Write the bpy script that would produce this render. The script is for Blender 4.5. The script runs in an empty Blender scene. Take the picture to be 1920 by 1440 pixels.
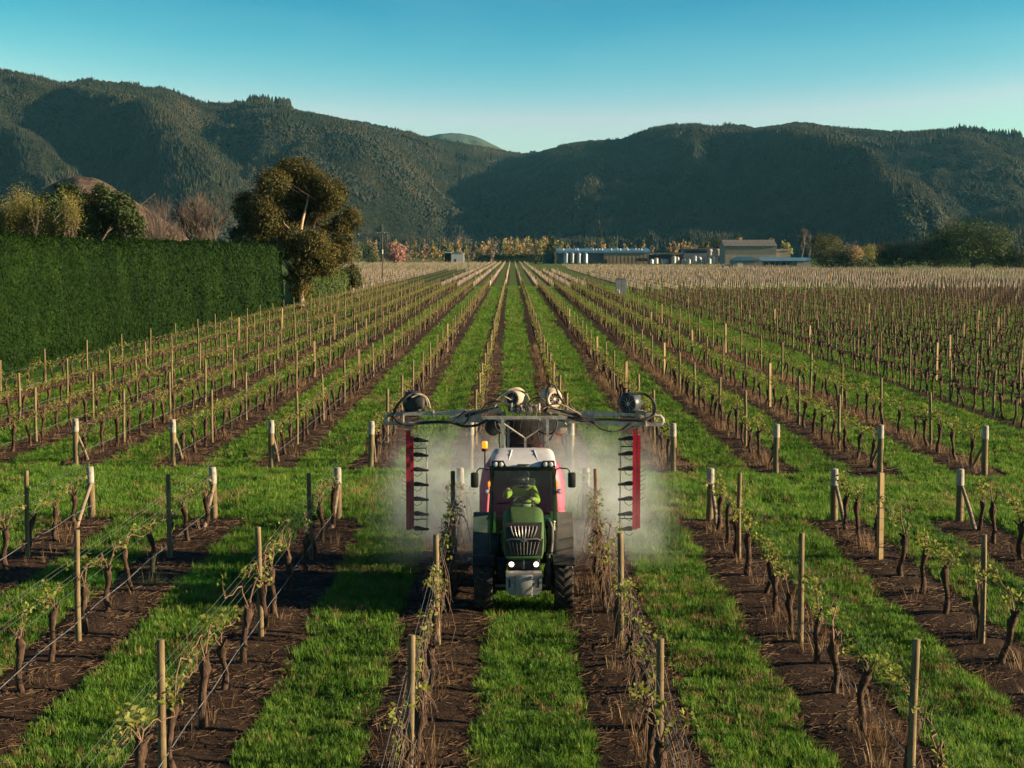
import bpy, bmesh, math, random
import numpy as np
from mathutils import Vector, Matrix, Euler

sc = bpy.context.scene
COL = sc.collection
R = math.radians
RNG = np.random.default_rng(7)
random.seed(7)

# ------------------------------------------------------------------ camera
CAM = Vector((-0.26, 0.0, 6.29))
PITCH = R(4.54)
FPX = 3100.0                      # focal length in pixels of a 1920 px wide frame
cam_d = bpy.data.cameras.new('camera')
cam_d.sensor_width = 36.0
cam_d.lens = 36.0 * FPX / 1920.0
cam_d.clip_start = 0.3
cam_d.clip_end = 20000.0
cam = bpy.data.objects.new('camera', cam_d)
COL.objects.link(cam)
cam.location = CAM
cam.rotation_euler = (math.pi / 2 - PITCH, 0, 0)
sc.camera = cam

# ------------------------------------------------------------------ sky, sun, exposure
SUN_EL, SUN_AZ = R(14.0), R(5.0)        # height; how far the sun stands behind the picture plane's right side
SUN_DIR = Vector((math.cos(SUN_EL) * math.cos(SUN_AZ), -math.cos(SUN_EL) * math.sin(SUN_AZ), math.sin(SUN_EL)))
world = bpy.data.worlds.new('World')
sc.world = world
world.use_nodes = True
wn, wl = world.node_tree.nodes, world.node_tree.links
wn.clear()
sky = wn.new('ShaderNodeTexSky')
sky.sky_type = 'NISHITA'
sky.sun_disc = False
sky.sun_elevation = SUN_EL
sky.sun_rotation = math.atan2(SUN_DIR.x, SUN_DIR.y)
sky.altitude = 50.0
sky.air_density = 1.0
sky.dust_density = 0.6
sky.ozone_density = 3.0
# teal colour grade of the whole sky: each channel of the sky texture through a power curve
sep = wn.new('ShaderNodeSeparateColor'); comb = wn.new('ShaderNodeCombineColor')
wl.new(sky.outputs[0], sep.inputs[0])
def wmath(op, a, b):
    q = wn.new('ShaderNodeMath'); q.operation = op
    for sock, v in zip(q.inputs, (a, b)):
        if hasattr(v, 'is_linked'): wl.new(v, sock)
        else: sock.default_value = v
    return q.outputs[0]
cr = wmath('MINIMUM', sep.outputs[0], 2.45); cg = wmath('MINIMUM', sep.outputs[1], 3.75); cb = wmath('MINIMUM', sep.outputs[2], 4.6)
wl.new(wmath('MULTIPLY', wmath('POWER', cr, 7.5), 0.0048), comb.inputs[0])
wl.new(wmath('MULTIPLY', wmath('POWER', cg, 3.6), 0.0545), comb.inputs[1])
wl.new(wmath('MULTIPLY', wmath('MULTIPLY', cb, cr), 0.555), comb.inputs[2])
bg = wn.new('ShaderNodeBackground')
bg.inputs['Strength'].default_value = 0.05
wo = wn.new('ShaderNodeOutputWorld')
# faint thin cloud and haze streaks, all over the sky
wtc = wn.new('ShaderNodeTexCoord'); wmap = wn.new('ShaderNodeMapping'); wmap.inputs['Scale'].default_value = (3.0, 3.0, 16.0)
wno = wn.new('ShaderNodeTexNoise'); wno.inputs['Scale'].default_value = 1.7; wno.inputs['Detail'].default_value = 6; wno.inputs['Roughness'].default_value = 0.55; wno.inputs['Distortion'].default_value = 0.6
wl.new(wtc.outputs['Generated'], wmap.inputs[0]); wl.new(wmap.outputs[0], wno.inputs['Vector'])
wmr = wn.new('ShaderNodeMapRange'); wmr.inputs[1].default_value = 0.46; wmr.inputs[2].default_value = 0.78; wmr.inputs[3].default_value = 0.0; wmr.inputs[4].default_value = 0.08
wl.new(wno.outputs[0], wmr.inputs[0])
wmx = wn.new('ShaderNodeMix'); wmx.data_type = 'RGBA'; wmx.inputs[7].default_value = (4.2, 6.0, 5.8, 1)
wl.new(wmr.outputs[0], wmx.inputs[0]); wl.new(comb.outputs[0], wmx.inputs[6])
wl.new(wmx.outputs[2], bg.inputs['Color'])
wl.new(bg.outputs[0], wo.inputs['Surface'])

sun_d = bpy.data.lights.new('sun', 'SUN')
sun_d.energy = 5.0
sun_d.angle = R(0.6)
sun_d.color = (1.0, 0.76, 0.48)
sun = bpy.data.objects.new('sun', sun_d)
COL.objects.link(sun)
sun.rotation_euler = SUN_DIR.to_track_quat('Z', 'Y').to_euler()
sun.location = (60, -20, 40)

sc.view_settings.view_transform = 'Standard'
sc.view_settings.look = 'None'
sc.view_settings.exposure = 1.5
sc.view_settings.gamma = 1.0
sc.view_settings.use_curve_mapping = False
sc.render.engine = 'CYCLES'
sc.cycles.max_bounces = 6
sc.cycles.diffuse_bounces = 3
sc.cycles.glossy_bounces = 3
sc.cycles.transmission_bounces = 5
sc.cycles.transparent_max_bounces = 12
sc.cycles.volume_bounces = 0
sc.cycles.use_denoising = True
sc.cycles.use_adaptive_sampling = True
sc.cycles.adaptive_threshold = 0.02
sc.cycles.caustics_reflective = False
sc.cycles.caustics_refractive = False
sc.cycles.volume_step_rate = 1.0
sc.cycles.volume_max_steps = 128

# ------------------------------------------------------------------ measuring helpers
UPV = Vector((0, math.sin(PITCH), math.cos(PITCH)))
FWD = Vector((0, math.cos(PITCH), -math.sin(PITCH)))
def ray(px, py):
    return FWD + Vector((1, 0, 0)) * ((px - 960) / FPX) + UPV * ((720 - py) / FPX)
def at(px, py, Y):                       # the point at depth Y seen at a photo pixel
    d = ray(px, py)
    return CAM + d * (Y / d.y)
def gnd(px, py):                         # the point of the flat ground seen at a photo pixel
    d = ray(px, py)
    return CAM + d * (-CAM.z / d.z)

# ------------------------------------------------------------------ noise
def _hash(ix, iy, seed):
    n = (ix.astype(np.int64) * 374761393 + iy.astype(np.int64) * 668265263 + seed * 1442695041) & 0x7fffffff
    n = ((n ^ (n >> 13)) * 1274126177) & 0x7fffffff
    n = n ^ (n >> 16)
    return (n & 0xffff) / 65535.0
def vnoise(x, y, seed=0):
    x = np.asarray(x, float); y = np.asarray(y, float)
    ix = np.floor(x); iy = np.floor(y)
    fx = x - ix; fy = y - iy
    fx = fx * fx * (3 - 2 * fx); fy = fy * fy * (3 - 2 * fy)
    a = _hash(ix, iy, seed); b = _hash(ix + 1, iy, seed)
    c = _hash(ix, iy + 1, seed); d = _hash(ix + 1, iy + 1, seed)
    return (a * (1 - fx) + b * fx) * (1 - fy) + (c * (1 - fx) + d * fx) * fy
def fbm(x, y, octaves=4, seed=0, gain=0.5, lac=2.03):
    s = 0.0; a = 1.0; t = 0.0
    for o in range(octaves):
        s = s + a * vnoise(x * lac ** o, y * lac ** o, seed + 17 * o); t += a; a *= gain
    return s / t                          # 0..1
def smooth(a, b, x):
    t = np.clip((np.asarray(x, float) - a) / (b - a), 0, 1)
    return t * t * (3 - 2 * t)

# ------------------------------------------------------------------ materials
def new_mat(name):
    m = bpy.data.materials.new(name); m.use_nodes = True
    nt = m.node_tree; nt.nodes.clear()
    out = nt.nodes.new('ShaderNodeOutputMaterial')
    return m, nt, out
def n_noise(nt, scale, detail=4, rough=0.6, vec=None, dist=0.0):
    n = nt.nodes.new('ShaderNodeTexNoise')
    n.inputs['Scale'].default_value = scale; n.inputs['Detail'].default_value = detail
    n.inputs['Roughness'].default_value = rough; n.inputs['Distortion'].default_value = dist
    if vec is not None: nt.links.new(vec, n.inputs['Vector'])
    return n
def n_ramp(nt, fac, stops):
    r = nt.nodes.new('ShaderNodeValToRGB')
    els = r.color_ramp.elements
    while len(els) < len(stops): els.new(0.5)
    for e, (p, c) in zip(els, stops):
        e.position = p; e.color = (c[0], c[1], c[2], 1)
    nt.links.new(fac, r.inputs['Fac'])
    return r
def n_mix(nt, fac, a, b, mode='MIX'):
    m = nt.nodes.new('ShaderNodeMix'); m.data_type = 'RGBA'; m.blend_type = mode
    for sock, v in ((m.inputs[0], fac), (m.inputs[6], a), (m.inputs[7], b)):
        if hasattr(v, 'is_linked'): nt.links.new(v, sock)
        elif isinstance(v, (int, float)): sock.default_value = v
        else: sock.default_value = (v[0], v[1], v[2], 1)
    return m.outputs[2]
def world_pos(nt, scale=None):
    g = nt.nodes.new('ShaderNodeNewGeometry')
    if scale is None: return g.outputs['Position']
    mp = nt.nodes.new('ShaderNodeMapping'); mp.inputs['Scale'].default_value = scale
    nt.links.new(g.outputs['Position'], mp.inputs['Vector'])
    return mp.outputs[0]
def n_bump(nt, height, strength, dist):
    b = nt.nodes.new('ShaderNodeBump')
    b.inputs['Strength'].default_value = strength; b.inputs['Distance'].default_value = dist
    nt.links.new(height, b.inputs['Height'])
    return b.outputs[0]
def M(name, stops, scale=4.0, rough=0.8, bump=0.0, bscale=None, bdist=0.01, metal=0.0, spec=0.3, coat=0.0, stretch=None, detail=4, emit=None):
    """A principled surface whose colour wanders between the given stops with a noise in place."""
    m, nt, out = new_mat(name)
    p = nt.nodes.new('ShaderNodeBsdfPrincipled')
    p.inputs['Roughness'].default_value = rough
    p.inputs['Metallic'].default_value = metal
    p.inputs['Specular IOR Level'].default_value = spec
    p.inputs['Coat Weight'].default_value = coat
    if isinstance(stops[0], (int, float)): stops = [(0.3, tuple(c * 0.8 for c in stops)), (0.7, stops)]
    pos = world_pos(nt, stretch)
    n = n_noise(nt, scale, detail, 0.62, pos)
    r = n_ramp(nt, n.outputs[0], stops)
    nt.links.new(r.outputs[0], p.inputs['Base Color'])
    if bump:
        b = n_noise(nt, bscale or scale * 3, 3, 0.6, pos)
        nt.links.new(n_bump(nt, b.outputs[0], bump, bdist), p.inputs['Normal'])
    if emit:
        p.inputs['Emission Color'].default_value = (*emit[:3], 1); p.inputs['Emission Strength'].default_value = emit[3]
    nt.links.new(p.outputs[0], out.inputs['Surface'])
    return m
def leaf_mat(name, stops, scale=0.6, trans=0.35, tcol=None, rough=0.6, rand=0.35):
    """Leaves: diffuse + translucent, colour varied by place and by leaf."""
    m, nt, out = new_mat(name)
    pos = world_pos(nt)
    n = n_noise(nt, scale, 3, 0.6, pos)
    n2 = n_noise(nt, scale * 14, 2, 0.6, pos)
    add = nt.nodes.new('ShaderNodeMath'); add.operation = 'MULTIPLY_ADD'
    nt.links.new(n2.outputs[0], add.inputs[0]); add.inputs[1].default_value = rand
    sub = nt.nodes.new('ShaderNodeMath'); sub.operation = 'SUBTRACT'
    nt.links.new(n.outputs[0], sub.inputs[0]); sub.inputs[1].default_value = rand * 0.5
    nt.links.new(sub.outputs[0], add.inputs[2])
    r = n_ramp(nt, add.outputs[0], stops)
    p = nt.nodes.new('ShaderNodeBsdfPrincipled')
    p.inputs['Roughness'].default_value = rough; p.inputs['Specular IOR Level'].default_value = 0.25
    t = nt.nodes.new('ShaderNodeBsdfTranslucent')
    nt.links.new(r.outputs[0], p.inputs['Base Color'])
    if tcol is None: nt.links.new(r.outputs[0], t.inputs['Color'])
    else: t.inputs['Color'].default_value = (*tcol, 1)
    mx = nt.nodes.new('ShaderNodeMixShader'); mx.inputs[0].default_value = trans
    nt.links.new(p.outputs[0], mx.inputs[1]); nt.links.new(t.outputs[0], mx.inputs[2])
    nt.links.new(mx.outputs[0], out.inputs['Surface'])
    return m

# ------------------------------------------------------------------ mesh helpers
class MB:
    """Collects shapes; build() links them as ONE mesh object."""
    def __init__(s): s.v = []; s.f = []; s.m = []; s.cur = 0
    def add(s, verts, faces):
        o = len(s.v)
        s.v.extend([tuple(p) for p in verts])
        for f in faces:
            s.f.append(tuple(i + o for i in f)); s.m.append(s.cur)
        return s
    def box(s, x0, x1, y0, y1, z0, z1, mat=None, taper=None):
        tx, ty = taper or (1, 1)
        cx, cy = (x0 + x1) / 2, (y0 + y1) / 2
        P = [(x0, y0, z0), (x1, y0, z0), (x1, y1, z0), (x0, y1, z0)]
        P += [(cx + (x - cx) * tx, cy + (y - cy) * ty, z1) for x, y, _ in P]
        if mat is not None: P = [mat @ Vector(p) for p in P]
        return s.add(P, [(3, 2, 1, 0), (4, 5, 6, 7), (0, 1, 5, 4), (1, 2, 6, 5), (2, 3, 7, 6), (3, 0, 4, 7)])
    def bbox(s, x0, x1, y0, y1, z0, z1, b=0.01):
        """A box with chamfered edges along all sides (8 corners cut)."""
        bm = bmesh.new()
        bmesh.ops.create_cube(bm, size=1.0)
        for v in bm.verts:
            v.co = Vector((x0 + (v.co.x + .5) * (x1 - x0), y0 + (v.co.y + .5) * (y1 - y0), z0 + (v.co.z + .5) * (z1 - z0)))
        bmesh.ops.bevel(bm, geom=bm.edges[:], offset=b, segments=2, affect='EDGES', profile=0.5)
        bm.verts.index_update()
        s.add([v.co[:] for v in bm.verts], [[v.index for v in f.verts] for f in bm.faces])
        bm.free(); return s
    def bar(s, a, b, w, h, up=(0, 0, 1)):
        """A rectangular bar from a to b, w wide and h high."""
        a = Vector(a); b = Vector(b); d = (b - a); L = d.length; d.normalize()
        u = Vector(up)
        if abs(d.dot(u)) > 0.95: u = Vector((0, 1, 0))
        r = d.cross(u).normalized(); u = r.cross(d).normalized()
        P = []
        for c in (a, b):
            for i, j in ((-1, -1), (1, -1), (1, 1), (-1, 1)): P.append(c + r * (i * w / 2) + u * (j * h / 2))
        return s.add(P, [(3, 2, 1, 0), (4, 5, 6, 7), (0, 1, 5, 4), (1, 2, 6, 5), (2, 3, 7, 6), (3, 0, 4, 7)])
    def tube(s, pts, rad, n=8, cap=True, closed=False):
        pts = [Vector(p) for p in pts]
        if isinstance(rad, (int, float)): rad = [rad] * len(pts)
        k = len(pts); P = []; F = []
        t0 = (pts[1] - pts[0]).normalized()
        u = Vector((0, 0, 1)) if abs(t0.z) < 0.9 else Vector((1, 0, 0))
        u = (u - t0 * u.dot(t0)).normalized()
        for i in range(k):
            if closed: t = pts[(i + 1) % k] - pts[i - 1]
            else: t = pts[min(i + 1, k - 1)] - pts[max(i - 1, 0)]
            t = t.normalized() if t.length > 1e-9 else t0
            u = (u - t * u.dot(t))
            u = u.normalized() if u.length > 1e-6 else t.orthogonal().normalized()
            w = t.cross(u)
            for j in range(n):
                a = 2 * math.pi * j / n
                P.append(pts[i] + (u * math.cos(a) + w * math.sin(a)) * rad[i])
        for i in range(k if closed else k - 1):
            i2 = (i + 1) % k
            for j in range(n):
                j2 = (j + 1) % n
                F.append((i * n + j, i * n + j2, i2 * n + j2, i2 * n + j))
        if cap and not closed:
            F.append(tuple(range(n - 1, -1, -1))); F.append(tuple((k - 1) * n + j for j in range(n)))
        return s.add(P, F)
    def cyl(s, a, b, r0, r1=None, n=16):
        return s.tube([a, b], [r0, r0 if r1 is None else r1], n)
    def lathe(s, profile, origin=(0, 0, 0), axis='z', n=24, closed=False):
        """profile: (radius, along) pairs turned round the axis."""
        P = []; F = []; k = len(profile)
        for r, h in profile:
            for j in range(n):
                a = 2 * math.pi * j / n; c, d = r * math.cos(a), r * math.sin(a)
                q = {'z': (c, d, h), 'x': (h, c, d), 'y': (d, h, c)}[axis]
                P.append((q[0] + origin[0], q[1] + origin[1], q[2] + origin[2]))
        for i in range(k if closed else k - 1):
            i2 = (i + 1) % k
            for j in range(n):
                j2 = (j + 1) % n
                F.append((i * n + j, i * n + j2, i2 * n + j2, i2 * n + j))
        return s.add(P, F)
    def loft(s, sections, cap=True):
        """Sections: equally long loops of points."""
        n = len(sections[0]); P = [p for q in sections for p in q]; F = []
        for i in range(len(sections) - 1):
            for j in range(n):
                j2 = (j + 1) % n
                F.append((i * n + j, i * n + j2, (i + 1) * n + j2, (i + 1) * n + j))
        if cap:
            F.append(tuple(range(n - 1, -1, -1))); F.append(tuple((len(sections) - 1) * n + j for j in range(n)))
        return s.add(P, F)
    def prism(s, poly, off):
        """A flat polygon (3-D points) given thickness by the vector off."""
        n = len(poly); off = Vector(off)
        P = [Vector(p) for p in poly] + [Vector(p) + off for p in poly]
        F = [tuple(range(n - 1, -1, -1)), tuple(range(n, 2 * n))]
        F += [(i, (i + 1) % n, n + (i + 1) % n, n + i) for i in range(n)]
        return s.add(P, F)
    def ball(s, c, r, n=10, sq=(1, 1, 1)):
        P = []; F = []; k = n // 2 + 1
        for i in range(k + 1):
            t = math.pi * i / k
            for j in range(n):
                a = 2 * math.pi * j / n
                P.append((c[0] + r * sq[0] * math.sin(t) * math.cos(a), c[1] + r * sq[1] * math.sin(t) * math.sin(a), c[2] + r * sq[2] * math.cos(t)))
        for i in range(k):
            for j in range(n):
                j2 = (j + 1) % n
                F.append((i * n + j, (i + 1) * n + j, (i + 1) * n + j2, i * n + j2))
        return s.add(P, F)
    def arrays(s):
        T = []; TM = []
        for f, m in zip(s.f, s.m):
            for i in range(1, len(f) - 1): T.append((f[0], f[i], f[i + 1])); TM.append(m)
        return np.array(s.v, float), np.array(T, np.int64), np.array(TM, np.int32)
    def mesh(s, name, mats, smooth_angle=None):
        me = bpy.data.meshes.new(name)
        me.from_pydata(s.v, [], s.f)
        for m in (mats if isinstance(mats, (list, tuple)) else [mats]): me.materials.append(m)
        if any(s.m): me.polygons.foreach_set('material_index', s.m)
        bm = bmesh.new(); bm.from_mesh(me)
        bmesh.ops.recalc_face_normals(bm, faces=bm.faces[:]); bm.to_mesh(me); bm.free()
        if smooth_angle:
            me.polygons.foreach_set('use_smooth', [True] * len(me.polygons))
            me.set_sharp_from_angle(angle=R(smooth_angle))
        me.update()
        return me
    def build(s, name, mats, parent=None, smooth_angle=35):
        return link(name, s.mesh(name, mats, smooth_angle), parent)
def link(name, data, parent=None, loc=None):
    o = bpy.data.objects.new(name, data)
    COL.objects.link(o)
    if parent is not None: o.parent = parent
    if loc is not None: o.location = loc
    return o
def arr_mesh(name, V, T, mats, TM=None, smooth_shade=False):
    """Fast mesh from numpy vertices and triangles."""
    me = bpy.data.meshes.new(name)
    V = np.ascontiguousarray(V, np.float32); T = np.ascontiguousarray(T, np.int32)
    me.vertices.add(len(V)); me.vertices.foreach_set('co', V.ravel())
    k = T.shape[1]
    me.loops.add(T.size); me.loops.foreach_set('vertex_index', T.ravel())
    me.polygons.add(len(T))
    me.polygons.foreach_set('loop_start', np.arange(0, T.size, k, dtype=np.int32))
    me.polygons.foreach_set('loop_total', np.full(len(T), k, np.int32))
    for m in (mats if isinstance(mats, (list, tuple)) else [mats]): me.materials.append(m)
    if TM is not None: me.polygons.foreach_set('material_index', np.ascontiguousarray(TM, np.int32))
    if smooth_shade: me.polygons.foreach_set('use_smooth', np.ones(len(T), bool))
    me.update(calc_edges=True); me.validate()
    return me
def replicate(variants, idx, pos, rot, scl):
    """Many copies of small triangle meshes as arrays: variants [(V,T,TM)], idx which, pos (n,3), rot z, scale (n,) or (n,3)."""
    Vs, Ts, Ms = [], [], []; off = 0
    scl = np.asarray(scl, float)
    if scl.ndim == 1: scl = np.repeat(scl[:, None], 3, 1)
    for k, (V, T, TM) in enumerate(variants):
        w = np.nonzero(idx == k)[0]
        if len(w) == 0: continue
        c, s = np.cos(rot[w])[:, None], np.sin(rot[w])[:, None]
        X = V[None, :, 0] * scl[w, 0:1]; Y = V[None, :, 1] * scl[w, 1:2]; Z = V[None, :, 2] * scl[w, 2:3]
        P = np.stack([X * c - Y * s + pos[w, 0:1], X * s + Y * c + pos[w, 1:2], Z + pos[w, 2:3]], -1).reshape(-1, 3)
        F = (T[None] + (np.arange(len(w)) * len(V))[:, None, None]).reshape(-1, 3) + off
        Vs.append(P); Ts.append(F); Ms.append(np.tile(TM, len(w))); off += len(P)
    return np.concatenate(Vs), np.concatenate(Ts), np.concatenate(Ms)
def leaf_quads(P, N, L, W, rng, up=0.0, jitter=1.0):
    """Rhombic leaves at P facing roughly N (n,3), length L and width W arrays."""
    n = len(P)
    N = N + rng.normal(0, jitter, (n, 3)); N /= np.linalg.norm(N, axis=1, keepdims=True) + 1e-9
    D = rng.normal(0, 1, (n, 3)); D[:, 2] += up
    D -= N * (D * N).sum(1, keepdims=True); D /= np.linalg.norm(D, axis=1, keepdims=True) + 1e-9
    B = np.cross(N, D)
    L = np.broadcast_to(L, n)[:, None]; W = np.broadcast_to(W, n)[:, None]
    V = np.stack([P - D * L * .5, P + B * W * .5 + N * W * .12, P + D * L * .5, P - B * W * .5 + N * W * .12], 1).reshape(-1, 3)
    b = (np.arange(n) * 4)[:, None]
    T = np.concatenate([b + np.array([[0, 1, 2]]), b + np.array([[0, 2, 3]])], 0)
    return V, T
def tag(o, label=None, cat=None, group=None, kind=None):
    if label: o['label'] = label
    if cat: o['category'] = cat
    if group: o['group'] = group
    if kind: o['kind'] = kind
    return o
def empty(name, loc=(0, 0, 0), rz=0.0):
    o = bpy.data.objects.new(name, None); COL.objects.link(o)
    o.location = loc; o.rotation_euler = (0, 0, rz); o.empty_display_size = 0.2
    return o
ONES = ['zeroth', 'first', 'second', 'third', 'fourth', 'fifth', 'sixth', 'seventh', 'eighth', 'ninth', 'tenth', 'eleventh', 'twelfth',
        'thirteenth', 'fourteenth', 'fifteenth', 'sixteenth', 'seventeenth', 'eighteenth', 'nineteenth']
TENS = {2: ('twenty', 'twentieth'), 3: ('thirty', 'thirtieth'), 4: ('forty', 'fortieth'), 5: ('fifty', 'fiftieth'), 6: ('sixty', 'sixtieth'), 7: ('seventy', 'seventieth'),
        8: ('eighty', 'eightieth'), 9: ('ninety', 'ninetieth')}
def ordinal(n):
    if n < 20: return ONES[n]
    if n < 100: return TENS[n // 10][1] if n % 10 == 0 else TENS[n // 10][0] + '-' + ONES[n % 10]
    return 'hundred-and-' + ordinal(n - 100) if n > 100 else 'hundredth'
def scatter(name, pos, rot, scl, idx, sources):
    """Instances of small source meshes on a cloud of points (for grass and forest, which nobody counts)."""
    me = bpy.data.meshes.new(name)
    me.vertices.add(len(pos)); me.vertices.foreach_set('co', np.ascontiguousarray(pos, np.float32).ravel())
    a = me.attributes.new('rot', 'FLOAT_VECTOR', 'POINT'); a.data.foreach_set('vector', np.ascontiguousarray(rot, np.float32).ravel())
    scl = np.asarray(scl, np.float32)
    if scl.ndim == 1: scl = np.repeat(scl[:, None], 3, 1)
    a = me.attributes.new('scl', 'FLOAT_VECTOR', 'POINT'); a.data.foreach_set('vector', np.ascontiguousarray(scl, np.float32).ravel())
    a = me.attributes.new('idx', 'INT', 'POINT'); a.data.foreach_set('value', np.ascontiguousarray(idx, np.int32))
    o = link(name, me)
    srcs = bpy.data.collections.new(name + '_sources')
    for i, sm in enumerate(sources):
        so = bpy.data.objects.new('%s_source_%02d' % (name, i), sm); srcs.objects.link(so)
    ng = bpy.data.node_groups.new(name, 'GeometryNodeTree')
    ng.interface.new_socket('Geometry', in_out='INPUT', socket_type='NodeSocketGeometry')
    ng.interface.new_socket('Geometry', in_out='OUTPUT', socket_type='NodeSocketGeometry')
    N = ng.nodes; L = ng.links
    gi = N.new('NodeGroupInput'); go = N.new('NodeGroupOutput')
    ci = N.new('GeometryNodeCollectionInfo'); ci.inputs['Collection'].default_value = srcs
    ci.inputs['Separate Children'].default_value = True; ci.inputs['Reset Children'].default_value = True
    ip = N.new('GeometryNodeInstanceOnPoints'); ip.inputs['Pick Instance'].default_value = True
    def att(nm, ty):
        q = N.new('GeometryNodeInputNamedAttribute'); q.data_type = ty; q.inputs['Name'].default_value = nm
        return q.outputs['Attribute']
    L.new(gi.outputs[0], ip.inputs['Points']); L.new(ci.outputs[0], ip.inputs['Instance'])
    L.new(att('idx', 'INT'), ip.inputs['Instance Index'])
    L.new(att('rot', 'FLOAT_VECTOR'), ip.inputs['Rotation'])
    L.new(att('scl', 'FLOAT_VECTOR'), ip.inputs['Scale'])
    L.new(ip.outputs[0], go.inputs[0])
    md = o.modifiers.new('scatter', 'NODES'); md.node_group = ng
    return o
# ================================================================== THE SETTING
ROW = 2.9
def row_x(k):                             # k = ... -2,-1 left of the tractor alley, 1,2 ... right of it
    return (k - 0.5) * ROW if k > 0 else (k + 0.5) * ROW
def near_end(x): return 38.3 - 0.02 * x
def far_start(x): return 47.2 - 0.075 * x
FAR_END = 294.0
NEAR_ROWS = [-5, -4, -3, -2, -1, 1, 2, 3, 4, 5, 6]
FAR_ROWS = [-8, -7, -6, -5, -4, -3, -2, -1, 1, 2, 3, 4, 5]
DENSE_X0, DENSE_ROW = 18.0, 2.6
DENSE_Y0, DENSE_Y1 = 50.0, 258.0
DENSE_N = 24

# ---- ground sheet
def ground_material():
    m, nt, out = new_mat('meadow_ground')
    p = nt.nodes.new('ShaderNodeBsdfPrincipled'); p.inputs['Roughness'].default_value = 0.95; p.inputs['Specular IOR Level'].default_value = 0.1
    pos = world_pos(nt)
    a = n_noise(nt, 0.35, 6, 0.65, pos); b = n_noise(nt, 6.0, 5, 0.7, pos); c = n_noise(nt, 0.012, 4, 0.6, pos)
    r = n_ramp(nt, a.outputs[0], [(0.3, (0.045, 0.085, 0.016)), (0.55, (0.08, 0.135, 0.024)), (0.75, (0.13, 0.165, 0.04))])
    r2 = n_ramp(nt, b.outputs[0], [(0.25, (0.45, 0.45, 0.45)), (0.7, (1.25, 1.25, 1.2))])
    col = n_mix(nt, 1.0, r.outputs[0], r2.outputs[0], 'MULTIPLY')
    r3 = n_ramp(nt, c.outputs[0], [(0.4, (1, 1, 1)), (0.65, (1.25, 1.05, 0.9))])
    col = n_mix(nt, 1.0, col, r3.outputs[0], 'MULTIPLY')
    nt.links.new(col, p.inputs['Base Color'])
    nt.links.new(n_bump(nt, b.outputs[0], 0.9, 0.06), p.inputs['Normal'])
    nt.links.new(p.outputs[0], out.inputs['Surface'])
    return m
GROUND = ground_material()
mb = MB()
xs = [-9000, -2000, -400, -60, 60, 400, 2000, 9000]; ys = [-300, 0, 60, 300, 1200, 3000, 11000]
mb.add([(x, y, 0) for y in ys for x in xs], [(j * 8 + i, j * 8 + i + 1, j * 8 + i + 9, j * 8 + i + 8) for j in range(6) for i in range(7)])
g = mb.build('ground', GROUND, None, None); tag(g, kind='structure')

# ---- bare soil under the vine rows
def soil_material():
    m, nt, out = new_mat('dry_soil')
    p = nt.nodes.new('ShaderNodeBsdfPrincipled'); p.inputs['Roughness'].default_value = 0.95; p.inputs['Specular IOR Level'].default_value = 0.12
    pos = world_pos(nt)
    a = n_noise(nt, 1.3, 6, 0.65, pos); b = n_noise(nt, 17.0, 6, 0.7, pos); st = n_noise(nt, 30.0, 3, 0.6, world_pos(nt, (1, 0.16, 1)), 0.8)
    r = n_ramp(nt, a.outputs[0], [(0.3, (0.026, 0.016, 0.0105)), (0.55, (0.05, 0.031, 0.02)), (0.75, (0.085, 0.054, 0.034))])
    r2 = n_ramp(nt, b.outputs[0], [(0.3, (0.5, 0.5, 0.5)), (0.62, (1.15, 1.12, 1.1)), (0.78, (1.7, 1.6, 1.45))])
    col = n_mix(nt, 1.0, r.outputs[0], r2.outputs[0], 'MULTIPLY')
    r3 = n_ramp(nt, st.outputs[0], [(0.58, (0, 0, 0)), (0.68, (1, 1, 1))])
    col = n_mix(nt, r3.outputs[0], col, (0.10, 0.066, 0.04))
    nt.links.new(col, p.inputs['Base Color'])
    nt.links.new(n_bump(nt, b.outputs[0], 1.0, 0.05), p.inputs['Normal'])
    nt.links.new(p.outputs[0], out.inputs['Surface'])
    return m
SOIL = soil_material()
def soil_strip(x, y0, y1, half, steps_near=0.22):
    ylist = []; y = y0
    while y < y1:
        ylist.append(y); y += steps_near if y < 60 else (0.6 if y < 120 else 3.0)
    ylist.append(y1); Y = np.array(ylist); nx = 13
    u = np.linspace(-1, 1, nx)
    UU, YY = np.meshgrid(u, Y)
    wl = half * (1 + 0.16 * (fbm(YY * 0.9, YY * 0 + x, 3, 3) - .5) * 2); wr = half * (1 + 0.16 * (fbm(YY * 0.9, YY * 0 + x + 50, 3, 9) - .5) * 2)
    X = x + np.where(UU < 0, UU * wl, UU * wr)
    endf = np.clip(np.minimum(YY - y0, y1 - YY) / 0.6, 0, 1)
    Z = 0.006 + (1 - UU ** 2) * endf * (0.045 + 0.05 * fbm(X * 2.2, YY * 2.2, 3, 5)) + (1 - np.abs(UU) ** 4) * 0.05 * endf * (fbm(X * 6, YY * 6, 2, 6) - .5)
    V = np.stack([X, YY, Z], -1).reshape(-1, 3)
    i, j = np.meshgrid(np.arange(nx - 1), np.arange(len(Y) - 1)); b = (j * nx + i).ravel()
    T = np.stack([b, b + 1, b + nx + 1, b + nx], 1)
    o = link('soil_strip', arr_mesh('soil_strip', V, T, SOIL, smooth_shade=True)); tag(o, kind='structure')
SOIL_HALF = 0.76
for k in NEAR_ROWS: soil_strip(row_x(k), 12.0, near_end(row_x(k)) + 0.55, SOIL_HALF)
for k in FAR_ROWS: soil_strip(row_x(k), far_start(row_x(k)) - 0.6, FAR_END, SOIL_HALF)
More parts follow.
